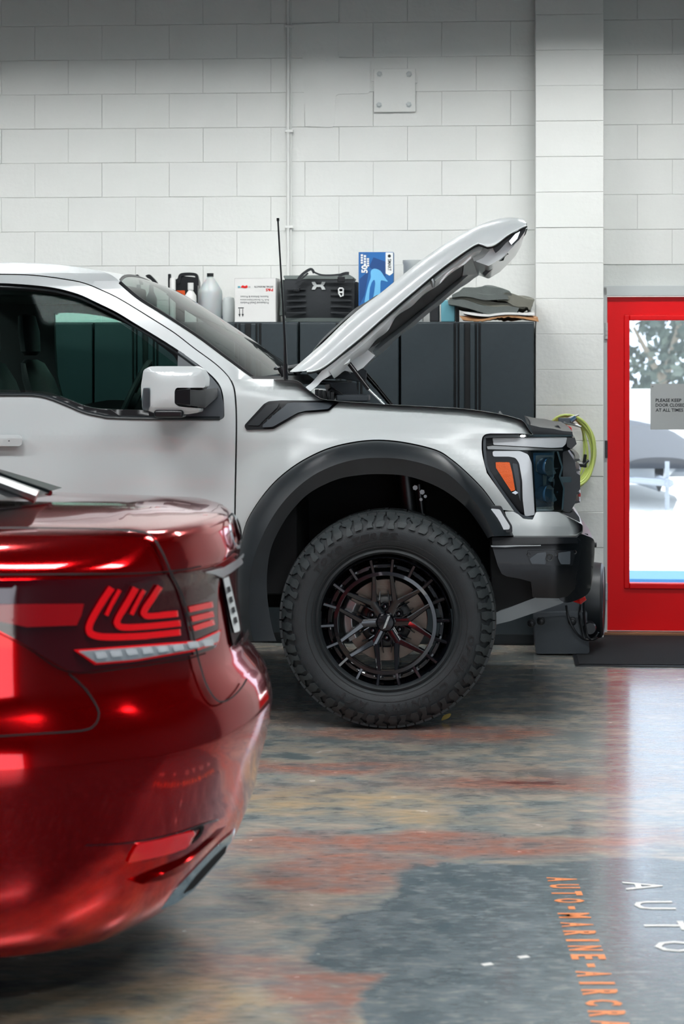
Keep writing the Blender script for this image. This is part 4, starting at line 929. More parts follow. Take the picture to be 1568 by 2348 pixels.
for k in range(28):
    for la, ra in LUGS:
        rr_ = [(r, a, b) for r, a, b in zip(LR, la, ra) if a is not None]
        if la is LUGS[0][0] and k % 2: rr_ = rr_[1:]
        V = []
        for r, a, b in rr_:
            for an in (a, a*.35+b*.65, b): V.append(WP(r, R((an+10*k)*360/280), side_h(r)-.010))
        n = len(V); V += [p+AX*.014 for p in V]; m_ = len(rr_)
        Fc = [(i*3+j, i*3+j+1, i*3+4+j, i*3+3+j) for i in range(m_-1) for j in (0, 1)]
        Fc += [(i*3, i*3+3, n+i*3+3, n+i*3) for i in range(m_-1)]+[(i*3+2, i*3+5, n+i*3+5, n+i*3+2) for i in range(m_-1)]+[(j, j+1, n+j+1, n+j) for j in (0, 1)]+[(n-3+j, n-2+j, 2*n-2+j, 2*n-3+j) for j in (0, 1)]
        mk('sidewall_lug', V, Fc, M['lug'], ty, smooth=True, sharp=30)
NL = 36
# tread blocks across the crown
for k in range(NL):
    for j, (h0, h1, off, w) in enumerate(((.028, .085, 0, 4.3), (.093, .15, 2.6, 7.6), (.158, .215, .6, 7.6), (.223, .285, 1.5, 8.2))):
        a0 = R(10*k+off); a1 = a0+R(w if j else 4.3)
        for (b0, b1) in (((a0, a1),) if j else ((a0, a1), (a0+R(5.2), a1+R(5.0)))):
            V = []
            for r in (.455, .4735):
                for a in (b0, (b0+b1)/2, b1):
                    for h in (h0, h1): V.append(WP(r-(.006 if (h < .05 or h > .27) and r > .47 else 0), a, h))
            Fc = [(6, 8, 9, 7), (8, 10, 11, 9), (0, 2, 8, 6), (2, 4, 10, 8), (1, 7, 9, 3), (3, 9, 11, 5), (0, 6, 7, 1), (4, 5, 11, 10)]
            mk('tread_block', V, Fc, M['lug'], ty, smooth=False)
def ring_text(s, a0, a1, r0, r1, nm, flip=False):
    n = len(s); 
    for i, ch in enumerate(s):
        if ch == ' ': continue
        t0 = a0+(a1-a0)*i/n; t1 = a0+(a1-a0)*(i+.84)/n
        V, Fc, asp = text(ch, .03)
        mk('raised_letter', [WP(lerp(r0, r1, b), R(lerp(t0, t1, a)+(b-.0)*1.2), side_h(lerp(r0, r1, b))-.0045) for a, b in V], Fc, M['letter'], ty, smooth=False, recalc=False)
ring_text('TOYO TIRES', -56, 8, .357, .385, '')
ring_text('OPEN COUNTRY A/T', 98, 214, .357, .388, '')
for r in (.320, .347):
    G().grid([[WP(r, R(3*k), side_h(r)-.003), WP(r+.0025, R(3*k), side_h(r)-.003)] for k in range(121)]).mk('moulded_ring', M['letter'], ty)
# rim
RC = PV(882.5, 1430, 9.05)
def RP(r, a, h): return RC+(EU*math.sin(a)+EZ*math.cos(a))*r+AX*h
def rlathe(pr, n=72):
    rows = [[RP(r, 2*math.pi*k/n, h) for r, h in pr] for k in range(n)]; rows.append(rows[0]); return G().grid(rows)
rim = rlathe([(.270, .06), (.279, .018), (.283, .002), (.2865, -.004), (.289, -.001), (.289, .02)]).mk('rim', M['rimm'], tr, sharp=40)
rlathe([(.279, .018), (.270, .05), (.256, .08), (.236, .09), (.235, .23), (.26, .26)]).mk('barrel', M['rimm'], rim, sharp=40)
rlathe([(.224, .06), (.224, .016), (.223, .011), (.208, .010), (.2065, .015), (.2065, .06)]).mk('inner_ring', M['rimm'], rim, sharp=40)
g = rlathe([(.245, .062), (.245, .055), (.252, .055), (.252, .062)]); g.mk('outer_slot_ring', M['rimm'], rim, sharp=40)
A0 = math.pi-R(3)                                     # bottom, turned a little
def bar(ra, aa, rb, ab, w0, w1, h0, h1, dp=.035):
    V = []
    pa, pb = RP(ra, aa, 0)-RC, RP(rb, ab, 0)-RC; d = (pb-pa).normalized(); s = AX.cross(d)
    for p, w, h in ((pa, w0, h0), (pb, w1, h1)):
        V += [RC+p+s*w*.5+AX*(h+.003), RC+p+s*w*.32+AX*h, RC+p-s*w*.32+AX*h, RC+p-s*w*.5+AX*(h+.003), RC+p-s*w*.62+AX*(h+dp), RC+p+s*w*.62+AX*(h+dp)]
    return V, [(i, (i+1) % 6, 6+(i+1) % 6, 6+i) for i in range(6)]+[tuple(range(6)), tuple(range(6, 12))]
# angles measured from the bottom, positive to the right
def ang(d): return math.pi-R(d)
for k in range(18):
    V, Fc = bar(.218, ang(13+20*k), .279, ang(13+20*k), .015, .015, .012, .006, .05); mk('outer_bar', V, Fc, M['rimm'], rim, sharp=30)
    a = ang(23+20*k)
    g = G(); rr = [[RP(r, a+R(d), .048) for d in (-5, 0, 5)] for r in (.238, .252)]; rr2 = [[RP(r, a+R(d), .075) for d in (-5, 0, 5)] for r in (.238, .252)]
    g.grid(rr); g.grid([rr[0], rr2[0]]); g.grid([rr[1], rr2[1]]); g.mk('slot_lip', M['rimm'], rim, sharp=30)
for k in range(6):
    c = 33+60*k; g = G()
    V, Fc = bar(.036, ang(c), .112, ang(c), .038, .036, .052, .040, .05); g.add(V, Fc)
    for sg in (-20, 20):
        V, Fc = bar(.102, ang(c+sg*.2), .216, ang(c+sg), .026, .016, .041, .012, .04); g.add(V, Fc)
    g.mk('spoke', M['rimm'], rim, sharp=30)
    cc = 3+60*k
    g = G(); p = RP(.0675, ang(cc), .06)
    g.lathe([(0, -.016), (.007, -.015), (.009, -.010), (.0105, -.002), (.0125, .0), (.0125, .02)], p, AX, 6); g.mk('lug_nut', M['rimm'], rim, sharp=20)
    g = G(); g.lathe([(.016, .03), (.0175, -.004), (.021, -.006), (.023, .03)], p, AX, 20)
    for sg in (-1, 1):
        V, Fc = bar(.075, ang(cc+sg*16), .100, ang(cc+sg*12.5), .007, .006, .045, .04, .05); g.add(V, Fc)
        V, Fc = bar(.100, ang(cc+sg*12.5), .135, ang(cc+sg*7), .006, .004, .04, .055, .03); g.add(V, Fc)
    g.mk('nut_pocket', M['rimm'], rim, sharp=25)
rlathe([(0, .08), (.1, .08), (.115, .09), (.115, .11)]).mk('hub_face', M['black'], rim)
hc = G(); hc.lathe([(0, .028), (.034, .029), (.039, .034), (.041, .04), (.041, .07)], RC, AX, 36); hc.mk('centre_cap', M['rimm'], rim)
for k in range(9):
    y0 = 1414+k*3.2
    panel('cap_mark', [(888.5-k*1.25, y0), (894.5-k*1.25, y0-2.2), (893.8-k*1.25, y0+.2), (887.8-k*1.25, y0+2.2)] , flat_v(RC.x*SA+RC.y*CA+.0265), M['silver'], rim, thick=.001, step=30, bevel=0)
bd = rlathe([(.09, .14), (.1, .128), (.178, .128), (.180, .134), (.18, .155), (.09, .155)]); bd.mk('brake_disc', M['disc'], tr, sharp=30)
g = G()
for a0, a1 in ((-120, -60),):
    rows = []
    for k in range(9):
        a = R(lerp(a0, a1, k/8)); rows.append([RP(r, a, h) for r, h in ((.125, .15), (.13, .108), (.15, .095), (.185, .098), (.198, .115), (.2, .16))])
    g.grid(rows); g.add(rows[0], [tuple(range(6))]); g.add(rows[-1], [tuple(range(6))])
g.mk('brake_caliper', M['steel'], tr, bevel=.004)

# ------------------------------------------------------------ red sedan
rc = empty('red_sedan', (-1.0, 5.8, 0), 'glossy candy red sedan with rear corner and tail lamp toward the camera', 'car')
plan = [(-2.6, 5.02), (-1.9, 4.95), (-1.3, 4.90), (-.95, 4.895), (-.796, 4.915), (-.606, 4.985), (-.43, 5.10), (-.33, 5.25), (-.265, 5.45), (-.222, 5.65), (-.197, 5.85)]
YW = R(3); fwd = Vector((-math.cos(YW), math.sin(YW), 0)); latd = Vector((-math.sin(YW), -math.cos(YW), 0)); RCN = Vector((-.197, 5.85, 0))
near = [Vector((x, y, 0)) for x, y in S(plan, 6)]
far = []
for p in near[::-1][1:]:
    d = p-RCN; l = d.dot(latd); far.append(p-latd*2*l)
full = near+far
# smooth resample
fr_ = resamp([(p.x, p.y) for p in full], 190); NPl = len(fr_)
nrm = []
for i in range(NPl):
    a = fr_[max(i-2, 0)]; b = fr_[min(i+2, NPl-1)]; tx, ty_ = b[0]-a[0], b[1]-a[1]; l = math.hypot(tx, ty_); nrm.append((ty_/l, -tx/l))
OFS = [(.17, .13, .20), (.20, .10, .155), (.25, .07, .115), (.30, .05, .09), (.36, .035, .065), (.42, .025, .045), (.49, .018, .033), (.55, .01, .015), (.60, .003, .005), (.645, 0, 0), (.655, .0015, .001), (.68, .006, .006), (.72, .016, .018), (.76, .030, .045), (.79, .040, .070), (.82, .046, .085), (.87, .052, .092), (.92, .056, .098), (.98, .058, .100), (1.03, .060, .098), (1.065, .064, .092), (1.09, .070, .090), (1.105, .080, .094), (1.125, .10, .100), (1.145, .135, .106), (1.16, .18, .114), (1.172, .235, .13), (1.180, .30, .16)]
rows = []
for z, so, ro in OFS:
    r = []
    for i, (x, y) in enumerate(fr_):
        n = nrm[i]; w = max(0, min(1, (n[0]-.25)/.6)); w = w*w*(3-2*w); o = lerp(so, ro, w)
        fz = max(0, (Vector((x, y, 0))-RCN).dot(fwd)-.2)*.02 if z > 1.0 else 0
        r.append(Vector((x-n[0]*o, y-n[1]*o, z+fz*(z-1)/.18)))
    rows.append(r)
last = rows[-1]
for f, z in ((.2, 1.188), (.5, 1.196), (1, 1.20)):
    r = []
    for p in last:
        d = p-RCN; lo_ = max(d.dot(fwd), .42); tgt = RCN+fwd*lo_; q = Vector((lerp(p.x, tgt.x, f), lerp(p.y, tgt.y, f), 0)); q.z = lerp(p.z, z+(lo_-.2)*.02, min(1, f*2)); r.append(q)
    rows.append(r)
body = G().grid(rows); bvh = BVHTree.FromPolygons(body.V, body.F)
bo = body.mk('body', M['red'], rc, sharp=60)
g = G(); cpt = RCN+fwd*.9; g.add([p for p in rows[0]]+[Vector((cpt.x, cpt.y, .3))], [(i, i+1, NPl) for i in range(NPl-1)]); g.mk('underside', M['dark'], rc)
last_hit = [Vector((-.3, 5.5, .8))]
def RV(off=.003):
    def f(px, py):
        d = P(px, py, 1)-cam.location
        d = Vector(((px-CX)/F, 1, (HY-py)/F)).normalized()
        hit, nn_, i_, dist = bvh.ray_cast(Vector((0, 0, H)), d)
        if hit is None:
            hit, nn_, i_, dist = bvh.find_nearest(Vector((0, 0, H))+d*(last_hit[0].y/d.y))
        last_hit[0] = hit
        if nn_.dot(d) > 0: nn_ = -nn_
        return hit+nn_*off
    return f
def rpanel(name, pts, m, off=.004, step=12, thick=.006, par=None, bevel=0, holes=()):
    return panel(name, pts, RV(off), m, par or rc, thick=thick, step=step, bevel=bevel, holes=holes)
def ribbon(name, pts, w, m, off=.0015, par=None):
    c = S(pts, 5); return rpanel(name, offs(c, -w/2)+offs(c, w/2)[::-1], m, off, 14, .003, par)
tl = rpanel('tail_lamp', S([(-30, 1332), (100, 1330), (250, 1326), (360, 1318), (440, 1309), (500, 1299), (506, 1310), (497, 1350), (494, 1400), (495, 1440), (492, 1478), (470, 1494), (400, 1510), (300, 1524), (210, 1538), (168, 1541), (120, 1518), (60, 1480), (0, 1447), (-30, 1432)], 4), M['redlens'], .006, 10, .008)
def guide(pts, w, nm='light_guide', m='redled', off=.012):
    c = S(pts, 4); return rpanel(nm, offs(c, -w/2)+offs(c, w/2)[::-1], M[m], off, 12, .006, tl)
guide([(250, 1347), (225, 1385), (203, 1425), (199, 1444), (208, 1455), (240, 1460), (320, 1458), (404, 1450)], 15)
guide([(268, 1352), (250, 1385), (238, 1410)], 9)
guide([(304, 1347), (283, 1385), (264, 1418), (264, 1432), (278, 1438), (330, 1436), (404, 1429)], 14)
guide([(322, 1352), (305, 1385), (294, 1408)], 9)
guide([(358, 1343), (340, 1372), (323, 1398), (325, 1410), (340, 1412), (398, 1407)], 14)
for a_, b_ in (((424, 1398), (478, 1386)), ((430, 1420), (480, 1408)), ((434, 1442), (481, 1427))): guide([a_, ((a_[0]+b_[0])/2, (a_[1]+b_[1])/2), b_], 13)
rpanel('side_reflector', [(-30, 1385), (188, 1384), (182, 1410), (172, 1433), (60, 1437), (0, 1425), (-30, 1420)], M['redrefl'], .011, 14, .005, tl)
g0 = [(165, 1490), (440, 1470), (497, 1444), (492, 1476), (440, 1494), (300, 1517), (212, 1524)]
rpanel('reversing_lamp_edge', g0, M['redled'], .012, 12, .005, tl)
rpanel('reversing_lamp', [(174, 1493), (430, 1476), (490, 1450), (486, 1473), (430, 1490), (300, 1512), (214, 1519)], M['bright'], .018, 10, .006, tl)
for k in range(8):
    x = 208+k*34; y = 1504-k*3.2-(k > 5)*3; rpanel('lamp_facet', [(x, y-8), (x+22, y-10), (x+26, y+3), (x+5, y+6)], M['lens'], .022, 30, .004, tl)
ribbon('shoulder_gap', [(-30, 1318), (150, 1317), (300, 1315), (400, 1309), (460, 1298)], 3.2, M['dark'])
ribbon('lamp_gap', [(-30, 1438), (60, 1484), (160, 1541), (300, 1530), (420, 1512), (470, 1498)], 2.6, M['dark'])
ribbon('trunk_gap', [(-30, 1222), (150, 1223), (310, 1228), (343, 1240), (362, 1268), (380, 1308), (405, 1358), (428, 1440), (446, 1520), (466, 1580), (486, 1610), (503, 1615), (524, 1604), (545, 1582), (557, 1562)], 4, M['dark'], .013)
ribbon('bumper_gap', [(158, 1545), (195, 1580), (220, 1618), (226, 1640), (217, 1662), (190, 1675), (100, 1682), (-30, 1690)], 4, M['dark'])
rpanel('chrome_strip', rnd([(458, 1310), (500, 1300), (530, 1282), (546, 1268), (550, 1276), (544, 1292), (520, 1310), (500, 1324), (484, 1316)], 2), M['bright'], .014, 8, .01)
em = empty  # emblem: an oval ring with a curved stroke, as on the boot lid
pl = [(531+13*math.cos(t)*1.0+ (math.sin(t)*6), 1222+38*math.sin(t)) for t in [R(15*k) for k in range(24)]]
pli = [(531+9*math.cos(t)+(math.sin(t)*6), 1222+32*math.sin(t)) for t in [R(15*k) for k in range(24)]]
rpanel('emblem', pl, M['chrome'], .012, 10, .008, holes=[pli])
rpanel('plate_recess', rnd([(497, 1305), (514, 1318), (530, 1400), (549, 1450), (550, 1470), (536, 1482), (526, 1478), (512, 1400)], 4), M['redlens'], .002, 10, .003)
lpn = rpanel('licence_plate', rnd([(502, 1326), (514, 1322), (536, 1420), (540, 1448), (528, 1452), (520, 1420)], 2), M['pwhite'], .012, 10, .006)
rpanel('plate_frame', rnd([(500, 1318), (517, 1316), (551, 1450), (550, 1462), (534, 1482), (527, 1476), (514, 1400)], 2), M['gloss'], .008, 10, .005)
for k in range(4):
    y = 1346+k*24; x = 511+k*5.2; rpanel('plate_character', [(x-4, y), (x+3, y-3), (x+6, y+10), (x-1, y+13)], M['ink'], .0155, 30, .002, lpn)
rpanel('plate_lamp_trim', [(536, 1478), (551, 1446), (554, 1458), (541, 1486)], M['gloss'], .02, 20, .01)
rpanel('bumper_reflector', S([(290, 1977), (312, 1936), (360, 1925), (438, 1905), (436, 1925), (420, 1944), (370, 1960)], 2), M['redled'], .006, 12, .008)  # passive reflector, no lamp, yet its material carries a faint glow
ribbon('reflector_crease', [(195, 1938), (300, 1932), (400, 1912), (470, 1888), (500, 1880)], 3.5, M['redlens'], .002)
ribbon('reflector_crease', [(440, 1905), (462, 1895), (455, 1915), (436, 1932)], 6, M['dark'], .003)
XF = lambda off: (lambda x, y: P(x, y, 5.10+(x-370)/160*.42+off-.03*math.sin(max(0, min(1, (x-370)/160))*math.pi)))
ex = rpanel('exhaust_trim', rnd([(368, 2086), (400, 2043), (450, 1990), (500, 1936), (531, 1912), (533, 1924), (520, 1950), (480, 1998), (440, 2042), (404, 2070)], 4), M['chrome'], .02, 8, .03, bevel=.003) if False else panel('exhaust_trim', rnd([(366, 2088), (398, 2043), (448, 1990), (498, 1938), (531, 1911), (534, 1924), (521, 1952), (481, 2000), (441, 2044), (404, 2072)], 4), XF(0), M['chrome'], rc, thick=.07, step=14, bevel=.006)
panel('exhaust_opening', rnd([(420, 2050), (450, 2010), (490, 1966), (520, 1938), (517, 1955), (481, 1996), (443, 2038)], 4), XF(-.004), M['dark'], ex, thick=.01, step=14, bevel=0)
# cabin end: rear window and pillar leading out of frame
g = G(); A_ = [P(112, 1131, 5.95), P(60, 1139, 5.5), P(-60, 1148, 5.25)]; B_ = [P(-60, 1068, 6.1), P(-160, 1040, 5.7), P(-300, 1040, 5.35)]
g.grid([A_, B_]); g.mk('rear_window', M['gloss'], rc, recalc=False)
g = G(); g.tube([P(116, 1131, 5.95), P(40, 1105, 6.02), P(-60, 1068, 6.1)], .008, 8); g.mk('window_trim', M['chrome'], rc)
g = G(); g.tube([P(84, 1139, 5.5), P(30, 1119, 5.5), P(-60, 1085, 5.5)], .018, 8); g.mk('window_pillar', M['steel'], rc)
g = G(); cb = []
for k in range(9):
    t = k/8; cb.append([LW(-1.35-.9*t, 5.95+s*lerp(.62, .5, t), 1.2+.24*math.sin(t*math.pi/2)*(1-.25*abs(s)**3)) for s in (-1, -.8, -.4, 0, .4, .8, 1)])
g.grid(cb); g.mk('cabin_glass', M['gloss'], rc)
for (x, y) in ((-1.55, 5.12), (-1.55, 6.55)):
    g = G(); g.lathe([(0, -.1), (.22, -.1), (.24, -.08), (.33, -.09), (.345, -.06), (.345, .09), (.3, .11), (0, .1)], (x, y, .345), (0, 1, 0), 40); g.mk('wheel', M['rubber'], rc)
# ------------------------------------------------------------ cabinets and what stands on them
VB, VK = 11.72, WV-.02
zt = UZ(700, 738, VB)[1]
def cabinet(x0, x1, lbl, first=False):
    u0, u1 = wu(x0, VB), wu(x1, VB); hw = .045
    c = empty('storage_cabinet', LW((u0+u1)/2, (VB+VK)/2, 0), lbl, 'cabinet', 'black steel cabinets along the wall')
    G().lbox(u0+.003, u1-.003, VB+.03, VK, 0, zt).mk('body', M['cab'], c, smooth=False, bevel=.003)
    um = (u0+u1)/2; hz = .075
    for a, b in ((u0+.006, um-hz), (um+hz, u1-.006)):
        G().lbox(a, b, VB, VB+.028, .06, zt-.008).mk('door', M['cab'], c, bevel=.004)
    G().lbox(um-hz, um+hz, VB+.012, VB+.03, .06, zt-.008).mk('handle_recess', M['cabgap'], c, smooth=False)
    for s in (-1, 1):
        g = G(); g.lbox(um+s*.03-.014, um+s*.03+.014, VB-.004, VB+.02, .08, zt-.01); g.mk('handle', M['cab'], c, bevel=.006)
        g = G(); g.lbox(um+s*.058-.004, um+s*.058+.004, VB+.0, VB+.02, .08, zt-.01); g.mk('groove_bar', M['cab'], c, bevel=.002)
    return c
cabinet(917, 1226, 'wide black steel cabinet at the right end under the folded mats')
cabinet(685, 916, 'black steel cabinet under the black bag behind the raised hood')
cabinet(453, 684, 'black steel cabinet under the white carton')
cabinet(214, 452, 'black steel cabinet under the jugs seen through the front door window')
cabinet(-30, 213, 'black steel cabinet at far left behind the truck cab')
VI = 11.82                                            # front plane of things on top
def zpx(x, y, v): return PV(x, y, v)
YT = lambda v: HY-(zt-H)*F/v
def onTop(x0, x1, ytop, v0, v1):
    u0 = wu(x0, v0); u1 = wu(x1, v0); z1 = UZ(x0, ytop, v0)[1]; return u0, u1, v0, v1, zt+.001, z1
# white carton, printed upside down
cx_ = empty('white_carton', PV(587, 737, 11.9), 'white carton with upside down print on the cabinet between jug and black bag', 'box')
a = onTop(538, 632, 638, VI, VI+.30); G().lbox(*a).mk('carton', M['boxw'], cx_, bevel=.002)
g = G(); g.lbox(a[0], a[1], a[2]-.001, a[3], a[5]-.0005, a[5]+.0015); g.mk('flap', M['boxw'], cx_)
def up_text(s, x0, x1, y0, y1, m, par, v, bold=.0):   # rotated half a turn
    put_text('print', s, lambda p, q: PV(x1-p*(x1-x0), y0+q*(y1-y0), v), m, par, bold)
Vp = VI-.0012
up_text('DETAIL PRODUCTS', 583, 626, 655.5, 659.5, M['ink'], cx_, Vp, .02)
up_text('P&S', 609, 626, 661.5, 668, M['redhook'], cx_, Vp, .03)
for i, (s, x0, x1) in enumerate((('Restore, Enhance & Protect', 551, 615), ('Built To Exceed Expectations', 551, 616), ('Professional Detail Products', 551, 616))): up_text(s, x0, x1, 677.5+i*7.2, 682.5+i*7.2, M['grey'], cx_, Vp)
for x in (549, 556.5):
    G().pbox(x-.7, 708, x+.7, 722, Vp, Vp+.001).mk('arrow_stem', M['ink'], cx_, smooth=False)
    panel('arrow_head', [(x-2.6, 720), (x+2.6, 720), (x, 727)], flat_v(Vp), M['ink'], cx_, thick=.001, step=40, bevel=0)
G().pbox(546, 705, 559, 707, Vp, Vp+.001).mk('arrow_bar', M['ink'], cx_, smooth=False)
panel('logo', SC_([(552, 659), (556, 654), (561, 656), (566, 654), (568, 659), (562, 661), (557, 660)], 2), flat_v(Vp), M['redhook'], cx_, thick=.001, step=40, bevel=0)
G().pbox(545, 656, 551, 660, Vp, Vp+.001).mk('logo_bar', M['teal'], cx_, smooth=False); G().pbox(569, 656, 574, 660, Vp, Vp+.001).mk('logo_bar', M['silver'], cx_, smooth=False)
# black bag
bg = empty('cooler_bag', PV(735, 737, 11.9), 'black soft cooler bag with grey lid, silver emblem and carry straps', 'bag')
def fb(off=0): return lambda x, y: PV(x, y, 11.84+off+.00002*((x-735)**2)/10+.000006*(y-685)**2)
panel('front_panel', rnd([(653, 637), (806, 637), (813, 650), (812, 726), (808, 731), (655, 731), (651, 700), (650, 650)], 6), fb(), M['bag'], bg, thick=.26, step=16, bevel=.012)
panel('lid', rnd([(649, 632), (802, 630), (810, 637), (809, 640), (652, 640)], 3), fb(-.005), M['bagtrim'], bg, thick=.27, step=16, bevel=.006)
panel('base_trim', rnd([(653, 729), (810, 729), (814, 737.5), (651, 737.5)], 3), fb(-.004), M['bagtrim'], bg, thick=.26, step=16, bevel=.006)
for k in range(5):
    y = 662+k*13.5
    for x0, x1 in ((656, 701), (758, 806)): G().pbox(x0, y, x1, y+3, 11.832, 11.845).mk('webbing', M['bag'], bg, bevel=.002)
panel('side_pocket', rnd([(812, 648), (819, 645), (822, 700), (820, 722), (812, 724)], 3), flat_v(11.9), M['bag'], bg, thick=.15, step=30, bevel=.008)
panel('side_pocket', rnd([(641, 646), (650, 640), (651, 722), (640, 724), (643, 690)], 3), flat_v(11.9), M['bagtrim'], bg, thick=.12, step=30, bevel=.006)
def strap(pts, w, v, nm='strap', m='bag'):
    c = S(pts, 5); panel(nm, offs(c, -w/2)+offs(c, w/2)[::-1], flat_v(v), M[m], bg, thick=.012, step=20, bevel=.002)
strap([(680, 668), (682, 645), (692, 630), (712, 617), (720, 626)], 6, 11.80)
strap([(676, 652), (690, 640), (706, 626)], 4, 11.80)
strap([(716, 622), (735, 630), (760, 631), (790, 628)], 4, 11.80)
strap([(776, 647), (780, 632), (792, 627), (800, 627)], 7, 11.80)
G().pbox(672, 662, 687, 668, 11.80, 11.82).mk('buckle', M['black'], bg, bevel=.003); G().pbox(774, 634, 790, 647, 11.79, 11.82).mk('buckle', M['black'], bg, bevel=.003)
# emblem: two interlocking arcs, one opening up and one opening down
def arcpts(cx0, cy0, rx, ry, a0, a1, n=14): return [(cx0+rx*math.cos(R(lerp(a0, a1, k/n))), cy0+ry*math.sin(R(lerp(a0, a1, k/n)))) for k in range(n+1)]
up_ = [(714.5, 646.5), (722, 646.2), (725, 651)]+arcpts(730, 651, 5, 5.2, 180, 0, 1)[:0]+[(726, 653.5), (734, 653.5), (736, 651), (738, 646.2), (746, 646.5), (743, 653), (737, 658), (723, 658), (717, 653)]
dn_ = [(x, 1310.5-y) for x, y in up_]
for o_ in (up_, dn_): panel('emblem', SC_(o_, 1), fb(-.006), M['silver'], bg, thick=.003, step=40, bevel=0)
g = G(); g.tube([PV(x, y, 11.81) for x, y in ((776, 663), (777, 673), (781, 680), (786, 678), (787, 663), (785, 661), (778, 661))], .0045, 8, closed=True); g.tube([PV(777, 670, 11.81), PV(786, 670, 11.81)], .004, 8); g.mk('carabiner', M['pwhite'], bg)
# glove box
gb = empty('glove_box', PV(862, 737, 11.9), 'tall blue disposable glove carton with 50 on it behind the hood', 'box')
a = onTop(822, 901.5, 578, VI, VI+.12); G().lbox(*a).mk('carton', M['gblue'], gb, bevel=.002)
def fp(nm, pts, m, v=VI-.0012, **k): return panel(nm, pts, flat_v(v), M[m], gb, thick=.001, step=60, bevel=0)
fp('print', [(824, 580), (846, 580), (826, 620)], 'bluel'); fp('print', [(856, 590), (884, 600), (884, 634), (862, 624), (846, 612)], 'gdark'); fp('print', [(824, 640), (846, 620), (836, 676), (824, 700)], 'gdark', VI-.0015)
fp('glove_picture', SC_([(850, 622), (858, 616), (872, 621), (882, 636), (889, 646), (876, 643), (872, 650), (870, 700), (850, 722), (836, 700), (840, 670), (846, 648), (850, 636)], 3), 'gglove', VI-.002)
fp('glove_fold', SC_([(848, 660), (856, 642), (860, 650), (854, 690), (846, 700)], 2), 'gblue', VI-.0024)
fp('label', [(884, 579), (901, 579), (901, 626), (893, 632), (884, 627)], 'pwhite', VI-.002)
put_text('print', 'SMART', lambda p, q: PV(888+(1-q)*8, 595+p*28, VI-.003) if False else PV(897-q*0-(1-q)*0-8*(1-q), 594+p*27, VI-.003), M['ink'], gb, .02)
G().lathe([(0, -.002), (.009, -.001), (.009, 0)], PV(892.5, 587, VI-.002), (SA, CA, 0), 20).mk('print', M['ink'], gb)
put_text('print', '50', lambda p, q: PV(843-q*15, 626-p*18, VI-.003), M['pwhite'], gb, .04)
for x, y0, y1 in ((827, 583, 606), (834, 585, 610), (841, 592, 612)): 
    for k in range(4): G().pbox(x, y0+(y1-y0)*k/4, x+5, y0+(y1-y0)*(k+.75)/4, VI-.003, VI-.002).mk('print', M['pwhite'], gb, smooth=False)
# bottles
def bottle(cx0, ytop, rpx, prof, v, m, lbl, name='bottle', cat='bottle', cap=None, capm='black'):
    b = empty(name, LW(wu(cx0, v), v, zt), lbl, cat); c = LW(wu(cx0, v), v, zt+.001); hh = UZ(cx0, ytop, v)[1]-zt; rr = rpx*v/F
    G().lathe([(r*rr, z*hh) for r, z in prof], c, (0, 0, 1), 28).mk('shell', M[m], b, sharp=50)
    if cap:
        G().lathe([(cap[0]*rr, cap[1]*hh), (cap[0]*rr, cap[2]*hh), (0, cap[2]*hh)], c, (0, 0, 1), 20).mk('cap', M[capm], b, sharp=40)
    return b
bt1 = bottle(482, 627, 28, [(0, 0), (.95, 0), (1, .03), (1, .6), (.95, .66), (.55, .82), (.34, .9), (.26, .91), (.26, .95)], 11.98, 'jug', 'large translucent plastic jug with a black screw cap', 'jug', 'jug', (.28, .93, 1.0))
g = G(); c = LW(wu(482, 11.98), 11.98, zt); rr = 28.3*11.98/F
g.lathe([(rr, .005), (rr, .04)], c, (0, 0, 1), 20, R(-60), R(30)); g.mk('label', M['bluel'], bt1)
bottle(524, 680, 14, [(0, 0), (.9, 0), (1, .05), (1, .8), (.85, .95), (0, 1)], 11.95, 'bucket', 'small frosted tub between the large jug and the white carton', 'tub', 'tub')
bb = bottle(437, 649, 13.5, [(0, 0), (1, 0), (1, .6), (.95, .68), (.5, .78), (.42, .8), (.42, .84)], 11.88, 'boxw', 'small white bottle with white cap in front of the black canister', 'bottle', 'bottle', (.5, .82, 1), 'boxw')
bk = empty('canister', PV(425, 737, 12.0), 'black canister with loop handle and orange label', 'canister')
panel('shell', rnd([(406, 640), (412, 632), (450, 636), (453, 645), (453, 738), (388, 738), (386, 650), (396, 642)], 6), flat_v(11.98), M['black'], bk, thick=.12, step=40, bevel=.015)
c = S([(410, 650), (412, 634), (420, 629), (444, 629), (451, 635), (452, 655)], 5); panel('handle', offs(c, -3.5)+offs(c, 3.5)[::-1], flat_v(11.97), M['black'], bk, thick=.03, step=40, bevel=.006)
panel('label', rnd([(404, 666), (424, 666), (424, 684), (404, 684)], 2), flat_v(11.975), M['orange'], bk, thick=.002, step=40, bevel=0)
sp = empty('spray_tube', PV(395, 737, 11.93), 'slim white spray tube left of the black canister', 'bottle')
g = G(); g.lathe([(0, 0), (.017, 0), (.017, .24), (.014, .255), (0, .255)], LW(wu(396, 11.9), 11.9, zt+.001), (0, 0, 1), 16); g.mk('shell', M['boxw'], sp); G().pbox(385, 628, 391, 665, 11.9, 11.93).mk('trigger', M['black'], sp, bevel=.003)
